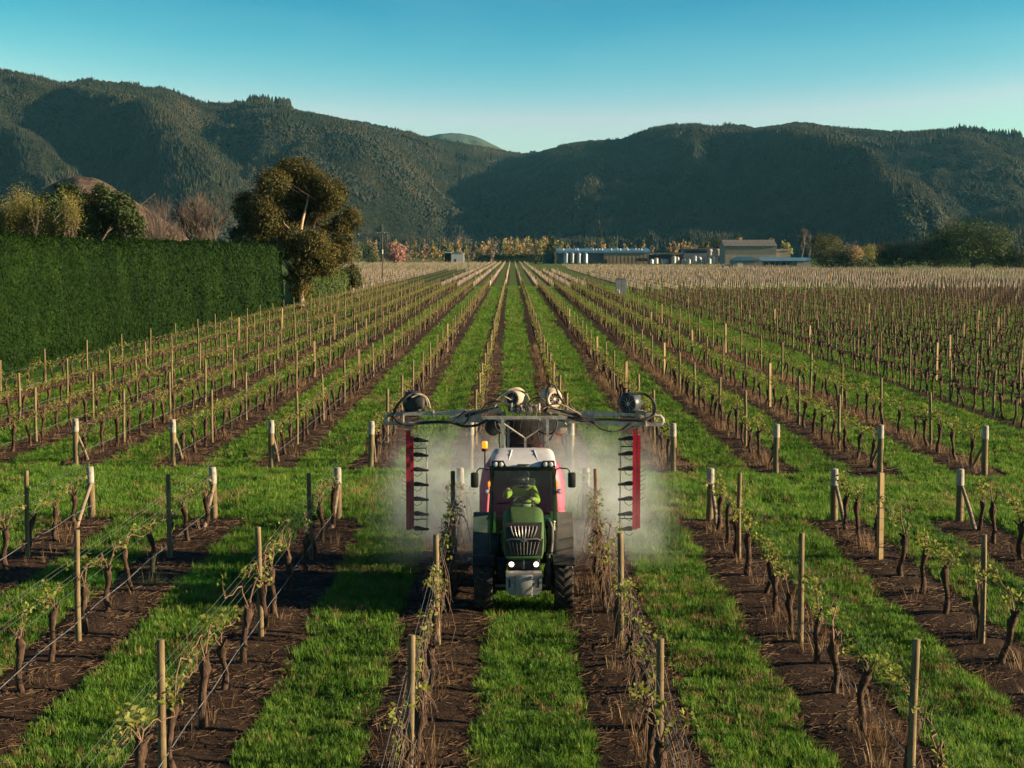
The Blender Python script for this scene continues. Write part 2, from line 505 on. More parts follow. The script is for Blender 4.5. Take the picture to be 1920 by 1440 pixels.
for i in range(DENSE_N):
    x = DENSE_X0 + i * DENSE_ROW
    soil_strip(x, max(DENSE_Y0, (x - 6) / 0.36), DENSE_Y1, 0.5, 0.8)

# ---- mountains
SKY_LINE = [(-900, 150), (-500, 120), (-200, 140), (0, 132), (30, 138), (80, 150), (110, 160), (145, 160), (180, 153), (240, 162), (290, 166), (330, 178), (390, 197), (430, 200),
            (470, 197), (545, 202), (560, 212), (620, 224), (680, 232), (740, 245), (790, 259), (850, 272), (920, 281), (985, 290), (1010, 287), (1060, 273), (1100, 268),
            (1165, 266), (1220, 245), (1260, 239), (1310, 240), (1370, 240), (1420, 242), (1480, 235), (1520, 237), (1560, 244), (1620, 247), (1665, 252), (1720, 249),
            (1770, 245), (1800, 244), (1850, 252), (1900, 264), (1920, 269), (2000, 285), (2150, 310), (2500, 345), (2900, 350)]  # past the right frame edge: unseen ridge, lowered so sunlight reaches the slopes
SPURS = [  # crest as photo points from the ridge down, height, half width in px
    ([(-160, 130), (-60, 240), (20, 330), (90, 400)], 80, 120),
    ([(40, 140), (100, 226), (180, 290), (270, 340), (400, 430)], 130, 115),
    ([(330, 180), (345, 230), (310, 300), (290, 360)], 75, 85),
    ([(500, 197), (592, 255), (600, 330), (690, 420)], 190, 170),
    ([(745, 240), (800, 290), (760, 350), (700, 400)], 45, 80),
    ([(1165, 266), (1178, 330), (1130, 400), (1080, 445)], 140, 190),
    ([(1020, 290), (1050, 360), (1010, 430)], 45, 70),
    ([(1235, 245), (1384, 345), (1460, 378), (1600, 425), (1700, 450)], 140, 130),
    ([(1310, 240), (1330, 300), (1290, 370), (1330, 430)], 80, 70),
    ([(1490, 235), (1505, 300), (1540, 370), (1560, 420)], 100, 120),
    ([(1770, 245), (1800, 300), (1860, 360), (1900, 420)], 25, 130),
]
def sky_y(px): return np.interp(px, [p[0] for p in SKY_LINE], [p[1] for p in SKY_LINE])
FOOT_PY = 468.0
SPUR_K = 1.0
def hill_height(px, t):
    px = np.asarray(px, float); t = np.asarray(t, float)
    sy = sky_y(px)
    Yr = np.interp(px, [-900, 0, 500, 1000, 1300, 1900, 2900], [3000, 3100, 3300, 4300, 3500, 3200, 3000])
    Yf = np.interp(px, [-900, 0, 500, 1000, 1500, 1750, 2900], [1700, 1750, 1900, 2050, 1900, 1750, 1600]) + 0 * px
    Y = Yf + t * (Yr - Yf)
    u = (px - 960) / (FPX * math.cos(PITCH))
    slope = ((720 - sy) / FPX * math.cos(PITCH) - math.sin(PITCH)) / (math.cos(PITCH) + (720 - sy) / FPX * math.sin(PITCH))
    Hr = CAM.z + slope * Yr
    tt = np.clip(t, 0, 1)
    prof = 0.40 * tt ** 1.3 + 0.60 * tt ** 2.6
    base = Hr * prof
    Z = 0 * base
    env = smooth(0.0, 0.18, tt) * (1 - smooth(0.84, 1.0, tt))
    env2 = smooth(0.0, 0.12, tt) * (1 - smooth(0.94, 1.0, tt))
    for pts, A, w in SPURS:
        yy = np.array([p[1] for p in pts]); xx = np.array([p[0] for p in pts])
        yimg = FOOT_PY - prof * (FOOT_PY - sy) * 1.02
        crest = np.interp(yimg, yy, xx) + 40 * (fbm(yimg * 0.03, yimg * 0 + A, 3, 11) - .5) + 50 * (fbm(px * .012 + A, yimg * .02, 3, 13) - .5)
        d = (px - crest) / w
        sh = np.exp(-np.sqrt((d * 1.5) ** 2 + .05)) * 1.25 - .12 * np.exp(-((np.abs(d) - 1.1) / 0.5) ** 2)
        Z = Z + SPUR_K * A * sh * env * np.interp(yimg, [yy[0], yy[0] + 40, yy[-1] - 20, yy[-1] + 25], [1, 1, 0.8, 0])
    X = u * Y + CAM.x
    n1 = fbm(X / 420 + 5, Y / 420, 5, 21, 0.5) - .5
    rid = 1 - np.abs(fbm(X / 260 + 9 + Y / 700, Y / 480, 4, 31, 0.5) - .5) * 2
    sh_ = 110 * tt * np.sin(px / 210 + 1) + 60 * (fbm(px / 120, tt * 4, 3, 79) - .5)
    g1 = 1 - np.abs(fbm((px + sh_) / 85 + 3 + .8 * n1, tt * 2.6 + px / 400, 3, 71, .5) - .5) * 2
    Z = Z + env2 * 24 * (g1 - .72) + env * (60 * n1 + 40 * (rid - 0.75) + 12 * (fbm(X / 90, Y / 90, 3, 61) - .5))
    top = CAM.z + slope * Y - 4.0 * (1 - smooth(0.9, 1.0, tt))
    margin = np.maximum(top - base, 2.0)
    Z = base + np.where(Z > 0, margin * np.tanh(Z / margin), Z)
    Z = np.where(t > 1, Hr * (1 - (t - 1) * 1.1), Z)
    Z = np.maximum(Z, -0.5 + 3 * smooth(0, 0.05, tt))
    return X, Y, Z
def hill_material():
    m, nt, out = new_mat('hill_ground')
    p = nt.nodes.new('ShaderNodeBsdfPrincipled'); p.inputs['Roughness'].default_value = 1.0; p.inputs['Specular IOR Level'].default_value = 0.0
    pos = world_pos(nt)
    a = n_noise(nt, 0.006, 5, 0.6, pos); b = n_noise(nt, 0.08, 4, 0.7, pos)
    r = n_ramp(nt, a.outputs[0], [(0.35, (0.012, 0.018, 0.008)), (0.55, (0.021, 0.024, 0.011)), (0.72, (0.05, 0.04, 0.023))])
    r2 = n_ramp(nt, b.outputs[0], [(0.3, (0.6, 0.6, 0.6)), (0.7, (1.2, 1.2, 1.2))])
    nt.links.new(n_mix(nt, 1.0, r.outputs[0], r2.outputs[0], 'MULTIPLY'), p.inputs['Base Color'])
    nt.links.new(n_bump(nt, b.outputs[0], 0.8, 4.0), p.inputs['Normal'])
    nt.links.new(p.outputs[0], out.inputs['Surface'])
    return m
HILL = hill_material()
def fan_mesh(name, fn, p0, p1, npx, nt_, tmax, mat):
    PX, TT = np.meshgrid(np.linspace(p0, p1, npx), np.concatenate([np.linspace(0, 1, nt_), np.linspace(1, tmax, 8)[1:]]))
    X, Y, Z = fn(PX, TT); h, w = PX.shape
    V = np.stack([X, Y, Z], -1).reshape(-1, 3)
    i, j = np.meshgrid(np.arange(w - 1), np.arange(h - 1)); b = (j * w + i).ravel()
    T = np.stack([b, b + 1, b + w + 1, b + w], 1)
    o = link(name, arr_mesh(name, V, T, mat, smooth_shade=True)); tag(o, kind='structure'); return o
fan_mesh('mountains', hill_height, -900, 2900, 620, 170, 1.5, HILL)

def mound(name, line, Yr, depth, mat, rough=0.06, seed=3):
    xs = [p[0] for p in line]; ys_ = [p[1] for p in line]
    def fn(px, t):
        dpx = np.linspace(xs[0], xs[-1], 200); dsy = np.interp(dpx, xs, ys_)
        ker = np.exp(-np.linspace(-2, 2, 31) ** 2); dsy = np.convolve(np.pad(dsy, 15, 'edge'), ker / ker.sum(), 'valid')
        sy = np.interp(px, dpx, dsy) + 3.0 * (fbm(px / 14, px * 0, 3, seed + 5) - .5)
        slope = np.tan(np.arctan((720 - sy) / FPX) - PITCH)
        Y = Yr - depth + t * depth
        Hr = np.maximum(CAM.z + slope * Yr, -0.5)
        tt = np.clip(t, 0, 1)
        X = (px - 960) / (FPX * math.cos(PITCH)) * Y + CAM.x
        Z = Hr * np.sin(tt * math.pi / 2) ** 1.4
        Z = Z + Hr * rough * (fbm(X / 60, Y / 60, 4, seed) - .5) * 4 * np.sin(tt * math.pi) 
        Z = np.where(t > 1, Hr * (1 - (t - 1) * 1.2), Z) - 0.6 * (1 - tt)
        return X, Y, Z
    return fan_mesh(name, fn, xs[0], xs[-1], 120, 60, 1.8, mat), fn
DRY = M('dry_hill_grass', [(0.3, (0.045, 0.035, 0.028)), (0.5, (0.09, 0.062, 0.047)), (0.62, (0.13, 0.085, 0.06)), (0.75, (0.2, 0.13, 0.085))], 0.03, 1.0, 0.7, 0.15, 3.0, spec=0.0)
BLUE_HILL = M('far_hill', [(0.3, (0.05, 0.07, 0.05)), (0.7, (0.07, 0.09, 0.06))], 0.003, 1.0, spec=0.0)
KNOLL = M('green_knoll', [(0.35, (0.05, 0.06, 0.02)), (0.6, (0.08, 0.07, 0.035)), (0.75, (0.06, 0.08, 0.025))], 0.02, 1.0, 0.6, 0.15, 2.0, spec=0.0)
mound('dry_hill', [(-60, 452), (-10, 425), (40, 398), (95, 352), (150, 329), (195, 335), (240, 366), (280, 390), (330, 425), (380, 466)], 1500, 420, DRY)
mound('far_hill', [(680, 330), (740, 285), (790, 260), (810, 254), (850, 251), (880, 254), (905, 262), (930, 275), (980, 300), (1060, 345)], 7400, 1500, BLUE_HILL, 0.02)

# ---- conifer forest on the mountains
def conifer(h, r, seed, layers=4, n=6):
    rs = random.Random(seed); b = MB()
    for i in range(layers):
        z0 = h * (0.12 + 0.8 * i / layers); z1 = min(h, z0 + h * 0.42); rr = r * (1 - 0.8 * i / layers) * rs.uniform(.85, 1.1)
        P = [(rr * math.cos(a) * rs.uniform(.75, 1.1), rr * math.sin(a) * rs.uniform(.75, 1.1), z0 + rs.uniform(-.05, .05) * h) for a in [2 * math.pi * j / n + i for j in range(n)]]
        b.add(P + [(rs.uniform(-.1, .1), rs.uniform(-.1, .1), z1)], [(j, (j + 1) % n, n) for j in range(n)])
    b.cyl((0, 0, -2), (0, 0, h * .3), h * .018, h * .012, 4)
    return b
def roundtree(h, r, seed):
    rs = random.Random(seed); b = MB()
    for i in range(4):
        c = (rs.uniform(-.35, .35) * r, rs.uniform(-.35, .35) * r, h * rs.uniform(.45, .75)); rr = r * rs.uniform(.5, .75)
        o = len(b.v); b.ball(c, rr, 6, (1, 1, 0.9))
        for q in range(o, len(b.v)):
            x, y, z = b.v[q]; b.v[q] = (x + rs.uniform(-.18, .18) * r, y + rs.uniform(-.18, .18) * r, z + rs.uniform(-.15, .15) * r)
    b.cyl((0, 0, -2), (0, 0, h * .5), h * .02, h * .015, 4)
    return b
FOREST = leaf_mat('forest_green', [(0.25, (0.0077, 0.0134, 0.0057)), (0.45, (0.0153, 0.0204, 0.0083)), (0.6, (0.0319, 0.0319, 0.0134)), (0.75, (0.0574, 0.0433, 0.0217))], 0.009, 0.0, None, 0.9, 0.5)
srcs = [conifer(16, 3.6, s).mesh('conifer', FOREST) for s in range(4)] + [roundtree(11, 5.0, s).mesh('bush_tree', FOREST) for s in (11, 12, 13)]
n = 230000
px = RNG.uniform(-260, 2180, n); t = RNG.uniform(0.015, 1.02, n) ** 0.9
t[:9000] = RNG.uniform(0.975, 1.004, 9000)
X, Y, Z = hill_height(px, t)
stand = np.floor(fbm(X / 240, Y / 240, 4, 55) * 11) % 4
mask = fbm(X / 170, Y / 170, 4, 77) + 0.25 * (fbm(X / 30, Y / 30, 2, 78) - .5)
keep = (mask > 0.20 + .05 * (stand == 0)) & (Z > 6)
kind = fbm(X / 260 + 3, Y / 260, 3, 91)
idx = np.where((kind > 0.5) | (stand == 0), RNG.integers(4, 7, n), RNG.integers(0, 4, n))
s = (0.27 + 0.15 * stand) * RNG.uniform(0.7, 1.2, n)
tall = (t > 0.985) & (((px > 472) & (px < 550)) | ((px > 1765) & (px < 1905) & (RNG.random(n) < 0.25)))
s = np.where(tall, s * 1.7, s)
idx = np.where(tall, RNG.integers(0, 4, n), idx)
P = np.stack([X, Y, Z], -1)[keep]
rot = np.zeros((len(P), 3)); rot[:, 2] = RNG.uniform(0, 6.28, len(P))
sv = np.stack([s, s, s * RNG.uniform(.85, 1.2, n)], -1)[keep]
o = scatter('hillside_forest', P, rot, sv, idx[keep], srcs)
tag(o, 'dark pine and scrub forest covering the mountain slopes', 'forest', kind='stuff')

# ---- grass
GRASS = None
def grass_material(name, stops, trans):
    m, nt, out = new_mat(name)
    pos = world_pos(nt); n = n_noise(nt, 0.8, 5, 0.68, pos)
    oi = nt.nodes.new('ShaderNodeObjectInfo')
    add = nt.nodes.new('ShaderNodeMath'); add.operation = 'MULTIPLY_ADD'; add.inputs[1].default_value = 0.42
    nt.links.new(oi.outputs['Random'], add.inputs[0])
    sub = nt.nodes.new('ShaderNodeMath'); sub.operation = 'SUBTRACT'; sub.inputs[1].default_value = 0.21
    nt.links.new(n.outputs[0], sub.inputs[0]); nt.links.new(sub.outputs[0], add.inputs[2])
    r = n_ramp(nt, add.outputs[0], stops)
    p = nt.nodes.new('ShaderNodeBsdfPrincipled'); p.inputs['Roughness'].default_value = 0.55; p.inputs['Specular IOR Level'].default_value = 0.25
    t = nt.nodes.new('ShaderNodeBsdfTranslucent')
    nt.links.new(r.outputs[0], p.inputs['Base Color']); nt.links.new(r.outputs[0], t.inputs['Color'])
    mx = nt.nodes.new('ShaderNodeMixShader'); mx.inputs[0].default_value = trans
    nt.links.new(p.outputs[0], mx.inputs[1]); nt.links.new(t.outputs[0], mx.inputs[2]); nt.links.new(mx.outputs[0], out.inputs['Surface'])
    return m
GRASS = grass_material('grass_blades', [(0.2, (0.0445, 0.1220, 0.0153)), (0.42, (0.0954, 0.2236, 0.0242)), (0.62, (0.1655, 0.2981, 0.0384)), (0.85, (0.2672, 0.3251, 0.0658))], 0.45)
STRAW = grass_material('dry_straw', [(0.2, (0.16, 0.09, 0.045)), (0.5, (0.27, 0.165, 0.08)), (0.8, (0.36, 0.25, 0.13))], 0.3)
def tuft(seed, nb, rad, h0, h1, w, lean, mat):
    rs = random.Random(seed); b = MB()
    for _ in range(nb):
        a = rs.uniform(0, 6.28); rr = rad * math.sqrt(rs.random()); x, y = rr * math.cos(a), rr * math.sin(a)
        h = rs.uniform(h0, h1); l = rs.uniform(.2, 1) * lean; la = a + rs.uniform(-1.2, 1.2)
        dx, dy = math.cos(la) * l * h, math.sin(la) * l * h
        sx, sy = -math.sin(la + rs.uniform(-.6, .6)) * w / 2, math.cos(la) * w / 2
        b.add([(x - sx, y - sy, 0), (x + sx, y + sy, 0), (x + dx * .4 - sx * .8, y + dy * .4 - sy * .8, h * .62), (x + dx * .4 + sx * .8, y + dy * .4 + sy * .8, h * .62), (x + dx, y + dy, h)],
              [(0, 1, 3, 2), (2, 3, 4)])
    return b.mesh('tuft', mat)
tufts = [tuft(s, 24, 0.12, 0.05, 0.13, 0.011, 0.75, GRASS) for s in range(5)] + [tuft(9, 16, 0.09, 0.1, 0.2, 0.012, 0.6, GRASS), tuft(10, 14, 0.1, 0.08, 0.17, 0.009, 0.5, STRAW)]
def soil_mask(x, y):
    """True where the bare strips under the vines lie."""
    wob = 0.13 * (fbm(x * 1.1 + 40, y * 1.1, 3, 2) - .5) * 2
    k = np.abs(((x / ROW + 0.5) % 1.0) * ROW - ROW / 2)
    k = np.abs((x / ROW - 0.5) - np.round(x / ROW - 0.5)) * ROW
    soil = np.zeros(len(x), bool)
    soil |= (y < near_end(x) + 0.35 + wob * 3) & (k < SOIL_HALF - 0.05 + wob)
    soil |= (y > far_start(x) - 0.4 + wob * 3) & (y < FAR_END) & (k < SOIL_HALF - 0.05 + wob) & (x > row_x(-8) - 1) & (x < row_x(5) + 1)
    q = (x - DENSE_X0) / DENSE_ROW; kd = np.abs(q - np.round(q)) * DENSE_ROW
    soil |= (x > DENSE_X0 - 0.6) & (y > DENSE_Y0) & (y < DENSE_Y1) & (kd < 0.42 + wob)
    return soil
Ps, Ss, Is = [], [], []
for (y0, y1, dens, sca) in ((13, 24, 150, .85), (24, 34, 120, .95), (34, 50, 85, 1.1), (50, 80, 36, 1.5), (80, 140, 13, 2.1), (140, 300, 3.6, 3.0)):
    w = 0.335 * y1 + 1.5; cnt = int((y1 - y0) * 2 * w * dens)
    x = RNG.uniform(-w, w, cnt); y = RNG.uniform(y0, y1, cnt)
    ok = (np.abs(x + .26) < 0.335 * y + 1.5) & ~soil_mask(x, y) & (x > -23.5) & (x < 60)
    x, y = x[ok], y[ok]
    patch = fbm(x * .8, y * .8, 3, 41)
    ok = RNG.random(len(x)) < np.clip(2.4 * (patch - .16), .12, 1); x, y, patch = x[ok], y[ok], patch[ok]
    hh = sca * (0.6 + 0.9 * fbm(x * 1.6, y * 1.6, 3, 43)) * RNG.uniform(.75, 1.25, len(x))
    dry = fbm(x * .5 + 7, y * .5, 3, 47)
    idx = RNG.integers(0, 5, len(x)); q = RNG.random(len(x))
    idx = np.where(q < 0.08 + .5 * smooth(.55, .72, fbm(x * .9 + 3, y * .9, 3, 49)), 5, idx); idx = np.where((q > 0.8) & (dry > 0.6) | (q > 0.985), 6, idx)
    Ps.append(np.stack([x, y, np.zeros(len(x))], -1)); Ss.append(np.stack([np.full(len(x), sca), np.full(len(x), sca), hh * (1 if y1 < 60 else 0.75)], -1)); Is.append(idx)
P = np.concatenate(Ps); S = np.concatenate(Ss); I = np.concatenate(Is)
rot = np.zeros((len(P), 3)); rot[:, 2] = RNG.uniform(0, 6.28, len(P)); rot[:, :2] = RNG.normal(0, .12, (len(P), 2))
o = scatter('grass', P, rot, S, I, tufts)
tag(o, 'green grass in the alleys between vine rows and on the headland', 'grass', kind='stuff')
N_GRASS = len(P)

# ---- dry weeds and prunings lying along the rows
stalk = [tuft(s, 12, 0.16, 0.12, 0.42, 0.007, 0.8, STRAW) for s in (21, 22, 23)]
def litter(seed):
    rs = random.Random(seed); b = MB()
    for _ in range(16):
        a = rs.uniform(0, 6.28); L = rs.uniform(.06, .28); x, y = rs.uniform(-.25, .25), rs.uniform(-.25, .25)
        z0, z1 = rs.uniform(.0, .03), rs.uniform(.0, .05)
        b.bar((x, y, z0), (x + math.cos(a) * L, y + math.sin(a) * L, z1), .007, .006)
    return b.mesh('twigs', STRAW)
STRAW2 = grass_material('old_prunings', [(0.2, (0.07, 0.04, 0.025)), (0.5, (0.13, 0.08, 0.045)), (0.8, (0.2, 0.13, 0.075))], 0.1)
stalk += [litter(31), litter(32)]
for q_ in stalk[3:]: q_.materials[0] = STRAW2
Ps, Is, Ss = [], [], []
heavy = {1: .55, -1: .3, 2: .45, 3: .25}
for k in NEAR_ROWS + FAR_ROWS:
    far = False
for k in sorted(set(NEAR_ROWS + FAR_ROWS)):
    x0 = row_x(k)
    for (a, b, near) in ((13.0, near_end(x0), True), (far_start(x0), 110.0, False)):
        if near and k not in NEAR_ROWS or not near and k not in FAR_ROWS: continue
        w = .75 * heavy.get(k, .12) if near else (.6 if k > 0 else .2)
        cnt = int((b - a) * 16); y = RNG.uniform(a, b, cnt); x = x0 + RNG.normal(0, .26, cnt)
        ok = (RNG.random(cnt) < w * np.clip((fbm(y * .6, y * 0 + k * 9, 3, 5) - .3) * 2.6, 0, 1)) & (np.abs(x) < .34 * y + 2); m_ = ok.sum()
        Ps.append(np.stack([x[ok], y[ok], np.full(m_, .05)], -1)); Is.append(RNG.integers(0, 3, m_)); Ss.append(RNG.uniform(.5, 1.25, m_))
        cnt = int((b - a) * (14 if near else 6)); y = RNG.uniform(a, b, cnt); x = x0 + RNG.uniform(-.75, .75, cnt); ok = np.abs(x) < .34 * y + 2; m_ = ok.sum()
        Ps.append(np.stack([x[ok], y[ok], np.full(m_, .05)], -1)); Is.append(RNG.integers(3, 5, m_)); Ss.append(RNG.uniform(.5, 1.2, m_))
P = np.concatenate(Ps); I = np.concatenate(Is); S = np.concatenate(Ss)
rot = np.zeros((len(P), 3)); rot[:, 2] = RNG.uniform(0, 6.28, len(P))
o = scatter('dry_weeds', P, rot, S, I, stalk)
tag(o, 'dry brown weeds and pruned twigs lying under the vines', 'weeds', kind='stuff')
# ================================================================== THE VINEYARD
WOOD = M('weathered_post_wood', [(0.28, (0.0902, 0.0656, 0.0344)), (0.5, (0.1640, 0.1230, 0.0640)), (0.72, (0.2460, 0.1886, 0.1025))], 5.0, 0.85, 0.6, 40, 0.006, stretch=(3, 3, .5))
SAWN = M('fresh_sawn_timber', [(0.3, (0.2621, 0.1810, 0.0874)), (0.7, (0.3432, 0.2496, 0.1248))], 6.0, 0.8, 0.3, 60, 0.004, stretch=(3, 3, .4))
GREYWOOD = M('grey_brace_wood', [(0.3, (0.14, 0.11, 0.08)), (0.7, (0.28, 0.22, 0.15))], 6.0, 0.9, 0.6, 40, 0.006)
WHITE_PAINT = M('white_post_paint', [(0.3, (0.1860, 0.1736, 0.1426)), (0.5, (0.3100, 0.2914, 0.2480)), (0.7, (0.3720, 0.3534, 0.3100))], 9.0, 0.8, 0.3, 50, 0.004)
INK = M('black_paint_mark', (0.03, 0.03, 0.03), 4, 0.8)
WIRE = M('galvanised_wire', (0.22, 0.23, 0.24), 3, 0.45, metal=0.6)
DRIP = M('grey_drip_hose', [(0.3, (0.08, 0.095, 0.105)), (0.7, (0.16, 0.18, 0.19))], 3, 0.5)
CLIP = M('dark_staple', (0.04, 0.035, 0.03), 5, 0.6)
BARK = M('vine_bark', [(0.25, (0.0252, 0.0151, 0.0101)), (0.5, (0.0612, 0.0360, 0.0238)), (0.75, (0.1224, 0.0792, 0.0518))], 14.0, 0.95, 1.0, 45, 0.02, stretch=(1, 1, .35))
DARKBARK = M('dark_vine_bark', [(0.25, (0.0403, 0.0228, 0.0180)), (0.5, (0.0805, 0.0456, 0.0342)), (0.75, (0.1495, 0.0855, 0.0630))], 14.0, 0.95, 1.0, 45, 0.02, stretch=(1, 1, .35))
CANE = M('vine_cane', [(0.3, (0.0960, 0.0510, 0.0330)), (0.7, (0.1920, 0.1140, 0.0720))], 12.0, 0.8)
OLDCANE = M('old_tangled_cane', [(0.3, (0.06, 0.036, 0.024)), (0.7, (0.15, 0.095, 0.062))], 12.0, 0.85)
VLEAF = leaf_mat('young_vine_leaf', [(0.25, (0.1267, 0.1584, 0.0238)), (0.5, (0.2138, 0.2455, 0.0436)), (0.75, (0.3168, 0.3168, 0.0871))], 1.2, 0.45)

def wood_post(r, h, seed, sides=12, square=False):
    rs = random.Random(seed); b = MB()
    if square:
        s = []
        for z, k in ((-.1, 1), (.6, 1), (h * .6, 1.0), (h - .01, 1), (h, .93)):
            s.append([(r * k * x, r * k * y, z) for x, y in ((-1, -1), (1, -1), (1, 1), (-1, 1))])
        return b.loft(s)
    s = []
    bend = rs.uniform(-.012, .012), rs.uniform(-.012, .012); k = 7
    for i in range(k + 1):
        z = -.1 + (h + .1) * i / k; rr = r * (1.06 - .1 * i / k); w = math.sin(math.pi * i / k)
        s.append([(bend[0] * w + rr * math.cos(a) * (1 + .05 * math.sin(3 * a + seed)), bend[1] * w + rr * math.sin(a) * (1 + .05 * math.cos(2 * a + seed)), z)
                  for a in [2 * math.pi * j / sides for j in range(sides)]])
    s.append([(p[0] * .86, p[1] * .86, p[2] + .008) for p in s[-1]])
    return b.loft(s)
POST_MESH = [wood_post(.047, 1.83, i).mesh('trellis_post', WOOD, 40) for i in range(4)]
POST_SAWN = wood_post(.05, 1.85, 9, square=True).mesh('trellis_post', SAWN, 30)
_b = MB(); _b.tube([(-.02, 0, -.018), (.02, 0, -.018), (.02, 0, .018), (-.02, 0, .018)], .006, 5, closed=True); CLIP_MESH = _b.mesh('wire_clip', CLIP)

def row_name(k): return '%s row %s of the tractor' % (ordinal(abs(k)), 'left' if k < 0 else 'right')
def in_view(x, y, m=0.6): return abs(x + .26) < 0.31 * y + m and y > 16.5

posts = []                                # (x, y, kind, row, number)
for k in NEAR_ROWS:
    x = row_x(k)
    for i, y in enumerate((33.2, 26.2, 18.9)):
        if in_view(x, y, 1.0) or (k >= 4 and y > 24): posts.append((x, y + RNG.uniform(-.3, .3), 'near', k, i + 1))
for k in FAR_ROWS:
    x = row_x(k); y = far_start(x) + 6.0; i = 1
    while y < FAR_END:
        if in_view(x, y, 1.2) or (k > 3): posts.append((x, y + RNG.uniform(-.35, .35), 'far', k, i))
        y += 7.2; i += 1
for r_ in range(DENSE_N):
    x = DENSE_X0 + r_ * DENSE_ROW; y = max(DENSE_Y0, (x - 3) / .32); i = 1
    while y < DENSE_Y1:
        posts.append((x, y + RNG.uniform(-.5, .5), 'dense', r_ + 1, i)); y += 6.4; i += 1
posts.sort(key=lambda p: p[1])
rest = []
for n_, (x, y, kind, k, i) in enumerate(posts):
    if n_ >= 300:
        rest.append((x, y)); continue
    sawn = (kind, k, i) in (('near', 3, 1),) or (kind != 'near' and RNG.random() < .10)
    o = link('trellis_post', POST_SAWN if sawn else POST_MESH[n_ % 4], loc=(x + RNG.normal(0, .025), y, 0))
    o.rotation_euler = (RNG.normal(0, .014), RNG.normal(0, .014), RNG.uniform(0, 6.28) if not sawn else RNG.normal(.35, .1))
    o.scale = (1, 1, RNG.uniform(.97, 1.03))
    w = 'pale square sawn post' if sawn else 'round wooden line post'
    if kind == 'near': lab = '%s, %s this side of the headland, %s' % (w, ordinal(i), row_name(k))
    elif kind == 'far': lab = '%s, %s beyond the headland, %s' % (w, ordinal(i), row_name(k))
    else: lab = '%s, %s along, %s row of the leafless block across the lane' % (w, ordinal(i), ordinal(k))
    tag(o, lab, 'post', 'line posts of the vine trellis')
    if y < 36:
        for z in (.92, 1.15, 1.42, 1.62):
            for sx in (-1, 1):
                c = link('wire_clip', CLIP_MESH, o, (sx * .05, 0, z))
pv = [wood_post(.047, 1.83, 3, 5).arrays()]
pos = np.array([(x, y, 0) for x, y in rest]); nn = len(pos)
V, T, TM = replicate(pv, np.zeros(nn, int), pos, RNG.uniform(0, 6, nn), np.stack([np.ones(nn), np.ones(nn), RNG.uniform(.94, 1.05, nn)], -1))
o = link('distant_posts', arr_mesh('distant_posts', V, T, WOOD, smooth_shade=True)); tag(o, 'far wooden trellis posts thinning out towards the hills', 'posts', kind='stuff')

# ---- end posts with painted tops and braces
def end_mesh(h, seed): return wood_post(.085, h, seed, 14).mesh('post', WOOD, 40)
END_H = {'near': 1.27, 'far': 1.43}
END_MESH = {q: [end_mesh(END_H[q], s) for s in range(2)] for q in END_H}
def band_mesh(h): return wood_post(.0885, .27, 5, 14).mesh('painted_band', WHITE_PAINT, 40)
BAND = band_mesh(0)
def brace_mesh(h, dirn):
    b = MB(); b.tube([(0.03, 0, h * .72), (0.02, dirn * .75, h * .36), (0, dirn * 1.5, -.08)], [.042, .046, .05], 9); return b.mesh('brace', GREYWOOD, 40)
BRACE = {'near': brace_mesh(1.27, -1), 'far': brace_mesh(1.4, 1)}
NUMBERS = {('far', -5): '3', ('far', -4): '2', ('far', -3): '1', ('far', -2): '4'}
NUMBERS = {('far', -5): '3', ('far', -4): '2', ('far', -3): '1'}
def end_post(k, q):
    x = row_x(k); y = near_end(x) if q == 'near' else far_start(x)
    if not in_view(x, y, .6): return
    e = empty('end_post', (x, y, 0)); e.rotation_euler = (RNG.normal(0, .012), RNG.normal(0, .012), 0)
    p = link('post', END_MESH[q][abs(k) % 2], e)
    bd = link('painted_band', BAND, e, (0, 0, END_H[q] - .262)); 
    br = link('brace', BRACE[q], e)
    if (q, k) in NUMBERS:
        cu = bpy.data.curves.new('number', 'FONT'); cu.body = NUMBERS[(q, k)]; cu.size = .17; cu.extrude = .003; cu.align_x = 'CENTER'; cu.offset = .003
        cu.materials.append(INK)
        t_ = link('number', cu, e, (0, -.0965, END_H[q] - .19)); t_.rotation_euler = (math.pi / 2, 0, 0)
    tag(e, 'thick white-topped end post, %s, %s headland edge' % (row_name(k), 'near' if q == 'near' else 'far'), 'end post', 'braced end posts along the headland')
for k in NEAR_ROWS: end_post(k, 'near')
for k in FAR_ROWS: end_post(k, 'far')

